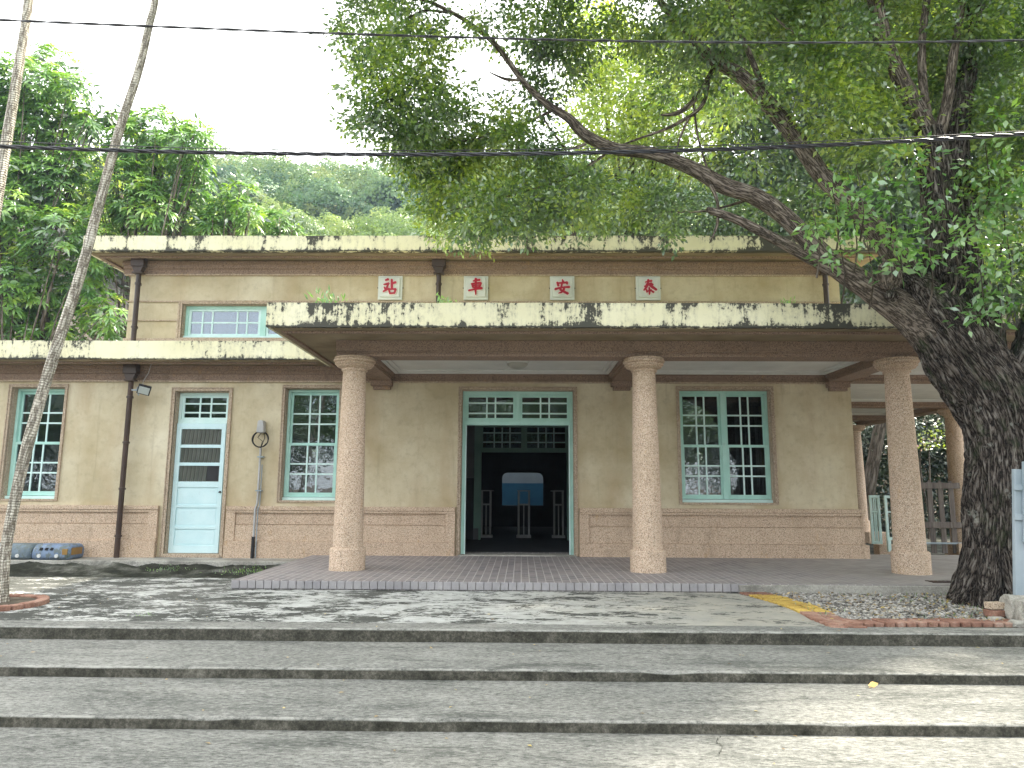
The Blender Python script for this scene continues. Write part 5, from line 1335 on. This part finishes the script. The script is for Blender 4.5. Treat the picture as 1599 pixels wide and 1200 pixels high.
back_tree('tall_tree', (3.5, 11, -0.6), [pb(*a) for a in [(985, 130, 10, 75), (1030, 200, 10, 70), (940, 80, 10, 60), (1000, 250, 10, 60), (1080, 240, 10.5, 60), (960, 200, 10, 60), (920, 20, 10.5, 50), (900, 170, 10.5, 32), (1060, 100, 10.5, 60)]], M['leaf_yellow'], 'sunlit yellow green tree glowing behind the arching limb', 300, 0.17, 0.085)
back_tree('tall_tree', (1.2, 12, -0.6), [pb(*a) for a in [(880, 300, 10.5, 60), (820, 330, 10.5, 55), (950, 330, 10, 60), (760, 350, 10, 48), (1020, 340, 10, 60), (1100, 330, 10, 60), (720, 345, 11, 34), (690, 362, 11, 24), (1170, 350, 10, 60), (900, 240, 11, 40)]], M['leaf_mid'], 'mid green tree mass rising just above the middle of the upper roof', 330, 0.17, 0.085)
back_tree('tall_tree', (7.5, 11, -0.6), [pb(*a) for a in [(1180, 250, 10.5, 70), (1160, 150, 11, 70), (1130, 60, 11, 70), (1230, 80, 11, 80), (1260, 190, 10.5, 80), (1280, 300, 10, 70), (1320, 100, 11, 80), (1340, 220, 10.5, 80), (1220, 340, 10, 60), (1340, 330, 10, 70)]], M['leaf_dark'], 'dark tall tree behind the right part of the roof', 330, 0.2, 0.1)
back_tree('tall_tree', (11, 11, -0.6), [pb(*a) for a in [(1420, 90, 10, 90), (1440, 230, 10, 90), (1500, 140, 10, 90), (1550, 260, 10, 90), (1590, 120, 10.5, 90), (1420, 350, 9.5, 80), (1520, 380, 9.5, 80), (1600, 400, 9.5, 80), (1450, 460, 9.5, 70), (1560, 480, 9.5, 70), (1350, 420, 10.5, 70), (1640, 250, 10, 90), (1350, 20, 11, 80), (1480, 10, 10.5, 90)]], M['leaf_dark'], 'dark tall tree behind the right end of the station, above the side canopy', 300, 0.2, 0.1)
# undergrowth behind the side porch
hb = [pb(*a) for a in [(1340, 690, 12, 50), (1380, 700, 12, 50), (1420, 720, 12, 45), (1460, 700, 12, 45), (1500, 720, 12, 50), (1540, 690, 12, 60), (1360, 760, 12, 50), (1420, 780, 12, 50), (1480, 780, 12, 50), (1540, 770, 12, 50), (1600, 740, 12, 60), (1340, 820, 12, 40), (1400, 835, 12, 36), (1460, 835, 12, 36), (1520, 830, 12, 40), (1580, 820, 12, 40), (1400, 660, 13, 40), (1450, 660, 13, 40), (1500, 650, 13, 40)]]
r = empty('hedge', (13, 12, -0.3), 'dark dense hedge behind the side porch and the picket fence', 'hedge')
P_, D_, Rn = blob_leaves(hb, 420, sub=0.22, perclump=24, shell=0.2)
leaves('foliage', M['leaf_hedge'], P_, D_, rng.normal(size=P_.shape)*0.6 + np.array([0, 0, 0.9]), 0.16, 0.09, Rn, r)
r = empty('flowering_shrub', at(1440, 740, 10.5), 'lighter shrub with a few pink blossoms seen between the porch columns', 'shrub')
P_, D_, Rn = blob_leaves([pb(1452, 672, 9.4, 20), pb(1435, 690, 9.4, 16), pb(1465, 690, 9.4, 15)], 330, sub=0.12, perclump=14, shell=0.2)
leaves('foliage', M['leaf_yellow'], P_, D_, rng.normal(size=P_.shape)*0.6 + np.array([0, -0.3, 0.9]), 0.10, 0.05, Rn, r)
P_, D_, Rn = blob_leaves([pb(1443, 693, 9.3, 13)], 500, sub=0.08, perclump=8, shell=0.2)
leaves('blossom', M['flower'], P_, D_, rng.normal(size=P_.shape) + np.array([0, -0.6, 0.4]), 0.07, 0.06, Rn, r)
bark_tubes('stem', M['bark_far'], [([at(1450, 860, 9.6), at(1452, 760, 9.6), at(1450, 680, 9.5)], [0.04, 0.03, 0.01], 8), ([at(1450, 800, 9.6), at(1438, 740, 9.5), at(1437, 690, 9.5)], [0.03, 0.02, 0.01], 8)], r)

# ---- palms
def palm(pix, Y, rads, label, ncrown, tip=None):
    pts = [at(a, b, Y) for a, b in pix]
    r = empty('palm_tree', (pts[0].x, pts[0].y, -0.12), label, 'palm tree', 'slender palms on the forecourt')
    bark_tubes('trunk', M['palm_bark'], [(pts, rads, 28)], r, disp=0.006)
    top = pts[-1]
    P_, D_, N_, Ln = [], [], [], []
    ribs = []
    for k in range(ncrown):
        a = k/ncrown*2*math.pi + 0.2; el = random.uniform(0.3, 0.9); Lf = random.uniform(1.5, 1.9)
        d = Vector((math.cos(a), math.sin(a), 0)); rp = []
        for i in range(9):
            u = i/8; rp.append(top + d*Lf*u*0.9 + Vector((0, 0, 0.25 + math.sin(el)*Lf*u - 1.55*u*u)))
        ribs.append((rp, [0.018*(1-0.8*i/8) for i in range(9)], 6))
        for i in range(2, 60):
            u = i/60; q = rp[min(int(u*8), 7)].lerp(rp[min(int(u*8)+1, 8)], u*8-int(u*8)); sd_ = Vector((-d.y, d.x, 0))
            for s in (-1, 1):
                P_.append(q); D_.append(sd_*s + d*0.6 + Vector((0, 0, -0.55))); N_.append(Vector((0, 0, 1)) + d*0.3); Ln.append(0.42*math.sin(math.pi*min(u*0.85+0.12, 1)))
    P_ = np.array([tuple(p) for p in P_]); n = len(P_)
    leaves('fronds', M['leaf_mid'], P_, np.array([tuple(p) for p in D_]), np.array([tuple(p) for p in N_]), np.array(Ln), 0.028, rng.uniform(0, 0.6, n), r)
    bark_tubes('frond_rib', M['palm_bark'], ribs, r)
    return r
palm([(2, 962), (5, 900), (12, 840), (38, 715), (78, 575), (122, 440), (152, 330), (186, 205), (216, 112), (233, 40), (243, -5), (255, -120), (262, -330), (266, -560)], -4.72, [.075, .052, .052, .056, .056, .053, .050, .047, .043, .040, .038, .036, .036, .036], 'slender leaning palm rising from the brick ring at the left', 11)
palm([(-150, 980), (-110, 800), (-60, 600), (-25, 430), (2, 270), (22, 150), (33, 80), (43, 15), (50, -80), (56, -320), (58, -560)], -4.2, [.09, .075, .07, .065, .06, .055, .052, .05, .048, .045, .043], 'second slender palm crossing the top left corner', 9)
# feathery frond tip hanging in at the top
# ---- wooded hill
def hz(x, y):
    t = max(0.0, y-16.0)
    return -0.6 + 0.66*t*(1-0.0016*t) + 2.2*noise.noise(Vector((x*0.03, y*0.03, 1.0)))*min(1, t/20) - 0.02*max(0, x-40)
V = []; F = []; nx, ny = 60, 40
for j in range(ny+1):
    for i in range(nx+1):
        x = -110+240*i/nx; y = 15+120*j/ny; V.append((x, y, hz(x, y)))
for j in range(ny):
    for i in range(nx):
        a = j*(nx+1)+i; F.append((a, a+1, a+nx+2, a+nx+1))
m = MB(); m.v = V; m.f = F; tag(m.build('hillside', M['soil'], smooth=True), kind='structure')
def forest(name, mat, ys, n, rad, per, L, xr, seed):
    g = np.random.default_rng(seed); P_, D_, Rn, U_ = [], [], [], []
    for i in range(n):
        y = g.uniform(*ys); x = g.uniform(xr[0], xr[1])*(y+12)/1.0; R0 = g.uniform(*rad); h = R0*g.uniform(0.7, 1.1)
        z = hz(x, y) + R0*0.9; k = int(per*R0*R0); cr = g.uniform(0, 0.75)
        u = norm(g.normal(size=(k, 3))); u[:, 2] = np.abs(u[:, 2])*0.9 - 0.15; u[:, 1] -= 0.25
        lob = 1 + 0.24*np.sin(u[:, :1]*5+i) * np.sin(u[:, 2:3]*6+i*2) + 0.14*np.sin(u[:, :1]*11+i*3)*np.sin(u[:, 2:3]*12+i)
        P_.append(np.array([x, y, z]) + u*lob*np.array([R0, R0, h])*g.uniform(0.86, 1.04, (k, 1))); D_.append(np.cross(u, g.normal(size=(k, 3)))); U_.append(u*np.array([1, 1, 1.3])); Rn.append(np.clip(cr + g.uniform(0, 0.3, k), 0, 1))
    P_, D_, Rn, U_ = map(np.concatenate, (P_, D_, Rn, U_))
    o = leaves(name, mat, P_, D_, g.normal(size=P_.shape)*0.35 + norm(U_), rng.uniform(L*0.7, L*1.3, len(P_)), L*0.6, Rn)
    return tag(o, kind='stuff')
forest('hill_forest', M['leaf_hill'], (60, 106), 560, (2.0, 4.8), 95, 0.42, (-0.62, 0.75), 3)
forest('slope_trees', M['leaf_front'], (40, 58), 260, (1.6, 3.2), 260, 0.25, (-0.62, 0.75), 5)
# ---- street trees across the road (they stand behind the camera and show in the glass)
proto = None
for i in range(9):
    x = -27 + i*6.5; y = -27 + (i % 3)*1.3
    if proto is None:
        proto = back_tree('street_tree', (x, y, -0.36), [(x, y, 5.6, 3.0, 2.6, 2.2), (x-1.6, y, 4.2, 2.2, 2.2, 1.6), (x+1.8, y+0.5, 4.6, 2.2, 2.2, 1.8), (x, y-0.3, 2.4, 2.6, 1.6, 1.6)], M['leaf_dark'], 'leafy street tree across the road', 22, 0.5, 0.3, group='street trees across the road', sub=0.5)
        kids = list(proto.children)
    else:
        c = proto.copy(); COL.objects.link(c); c.location = (x, y, -0.36); c.rotation_euler.z = 0.4*(i % 2)
        for k in kids:
            d = k.copy(); COL.objects.link(d); d.parent = c

# ---- litter and weeds
n = 150
P_ = np.stack([rng.uniform(-6, 6, n), rng.uniform(-9.2, -3.6, n), np.zeros(n)], 1)
zz = np.where(P_[:, 1] > YS[0], Z_F, np.where(P_[:, 1] > YS[1], ZS[1], np.where(P_[:, 1] > YS[2], ZS[2], ZS[3])))
P_[:, 2] = zz + 0.006
D_ = np.stack([rng.normal(size=n), rng.normal(size=n), np.zeros(n)], 1)
o = leaves('fallen_leaves', M['fallen'], P_, D_, np.tile([0, 0, 1.0], (n, 1)) + rng.normal(size=(n, 3))*0.2, rng.uniform(0.015, 0.045, n), 0.018, rng.uniform(0, 1, n)); tag(o, kind='stuff')
n = 420
P_ = np.stack([rng.uniform(2.9, 7, n), rng.uniform(-5.3, -3.5, n), np.full(n, -0.085)], 1); D_ = np.stack([rng.normal(size=n), rng.normal(size=n), np.abs(rng.normal(size=n))*0.3], 1)
o = leaves('fallen_leaves', M['fallen'], P_, D_, np.tile([0, 0, 1.0], (n, 1)) + rng.normal(size=(n, 3))*0.4, rng.uniform(0.03, 0.06, n), 0.026, rng.uniform(0, 1, n)); tag(o, kind='stuff')
c = at(1362, 1071, -6.80)
o = leaves('fallen_leaf', M['yellow_leaf'], np.array([[c.x-0.03, -6.80, ZS[2]+0.010], [c.x-0.02, -6.805, ZS[2]+0.014]]), np.array([[1, 0.1, 0.05], [0.9, -0.3, 0.3]]), np.array([[0, -0.7, 0.7], [0, -0.9, 0.5]]), np.array([0.075, 0.06]), np.array([0.045, 0.04]), np.array([0.4, 0.8]))
tag(o, 'yellow fallen leaf lying on the middle step', 'leaf')
def weed(c, n, h, spread, mat, label, seed):
    g = np.random.default_rng(seed)
    P_ = np.array([[c[0]+g.normal()*spread*0.5, c[1]+g.normal()*spread*0.3, c[2]+abs(g.normal())*h*0.45] for i in range(n)])
    D_ = g.normal(size=(n, 3))*0.5 + np.array([0, 0, 0.8])
    o = leaves('weed', mat, P_, D_, g.normal(size=(n, 3)) + np.array([0, -0.5, 0.5]), g.uniform(h*0.25, h*0.6, n), h*0.12, g.uniform(0, 1, n))
    return tag(o, label, 'weed', 'weeds on roofs and paving')
for a in [((-2.62, -2.9, 3.51), 90, 0.20, 0.22, 'weed tuft on the porch canopy below the leftmost plaque'), ((-1.05, -2.9, 3.51), 60, 0.16, 0.14, 'weed tuft on the porch canopy just right of the middle downpipe'),
          ((3.55, -2.9, 3.51), 40, 0.14, 0.10, 'small weed on the porch canopy right of the rightmost plaque'),
          ((-4.0, -1.6, -0.13), 120, 0.09, 0.40, 'low weeds in the mossy gutter beside the tiled porch'), ((-5.4, -1.2, -0.15), 90, 0.07, 0.35, 'low weeds in the mossy gutter before the side door'),
          ((-3.55, -5.33, -0.10), 40, 0.04, 0.12, 'tiny bright weed in a crack near the first step'), ((5.0, -4.95, -0.10), 110, 0.12, 0.16, 'weed tuft growing between the concrete lumps')]:
    weed(a[0], a[1], a[2], a[3], M['leaf_shoot'], a[4], hash(a[4][:9]) % 1000 if False else len(a[4]))
n = 700
g = rng
P_ = np.stack([g.uniform(2.9, 6.5, n), g.uniform(-5.2, -3.45, n), np.full(n, -0.11)], 1)
P_ = P_[(np.sin(P_[:, 0]*3.1)+np.cos(P_[:, 1]*4.0+P_[:, 0]*2) > 0.2) | (P_[:, 0] > 4.6)]; n = len(P_)
o = leaves('grass', M['leaf_mid'], P_, g.normal(size=(n, 3))*0.5 + np.array([0, 0, 0.9]), g.normal(size=(n, 3)) + np.array([0, -1, 0.2]), g.uniform(0.02, 0.07, n), 0.012, g.uniform(0, 1, n)); tag(o, kind='stuff')

# ---- hairline cracks in the concrete
for (pp, zz_, lb_) in (([(1125, 1150), (1118, 1158), (1128, 1166), (1122, 1180)], ZS[3], 'short branching crack in the road at the foot of the lowest step'), ([(1190, 1075), (1150, 1092), (1085, 1100), (1030, 1118)], ZS[2], 'long fine crack across the middle step')):
    mb = MB(); P = []
    for a, b in zip(pp[:-1], pp[1:]):
        for k in range(8):
            t_ = k/8; d_ = CAM_ROT @ Vector(((a[0]*(1-t_)+b[0]*t_-799.5)/FPX, -(a[1]*(1-t_)+b[1]*t_-600)/FPX, -1)); q = CAM_POS + d_*((zz_-CAM_POS.z)/d_.z); P.append((q.x+random.uniform(-.008, .008), q.y+random.uniform(-.012, .012)))
    for i in range(len(P)-1):
        w_ = random.uniform(0.0015, 0.004); (xa, ya), (xb, yb_) = P[i], P[i+1]
        mb.quad((xa-w_, ya-w_, zz_+0.0045), (xb-w_, yb_-w_, zz_+0.0045), (xb+w_, yb_+w_, zz_+0.0045), (xa+w_, ya+w_, zz_+0.0045))
    tag(mb.build('crack', M['moss']), kind='structure')
# ---- air between the camera and the hill
hm = bpy.data.materials.new('haze_air'); hm.use_nodes = True
hn = hm.node_tree.nodes; hn.clear(); ho = hn.new('ShaderNodeOutputMaterial'); hv = hn.new('ShaderNodeVolumePrincipled')
hv.inputs['Color'].default_value = (0.60, 0.80, 1.0, 1); hv.inputs['Density'].default_value = 0.0007; hv.inputs['Anisotropy'].default_value = 0.2
hm.node_tree.links.new(hv.outputs[0], ho.inputs['Volume'])
tag(MB().box(-140, 160, -60, 145, -1.7, 72).build('haze', hm), kind='stuff')
scene.cycles.volume_bounces = 0
scene.cycles.volume_step_rate = 10
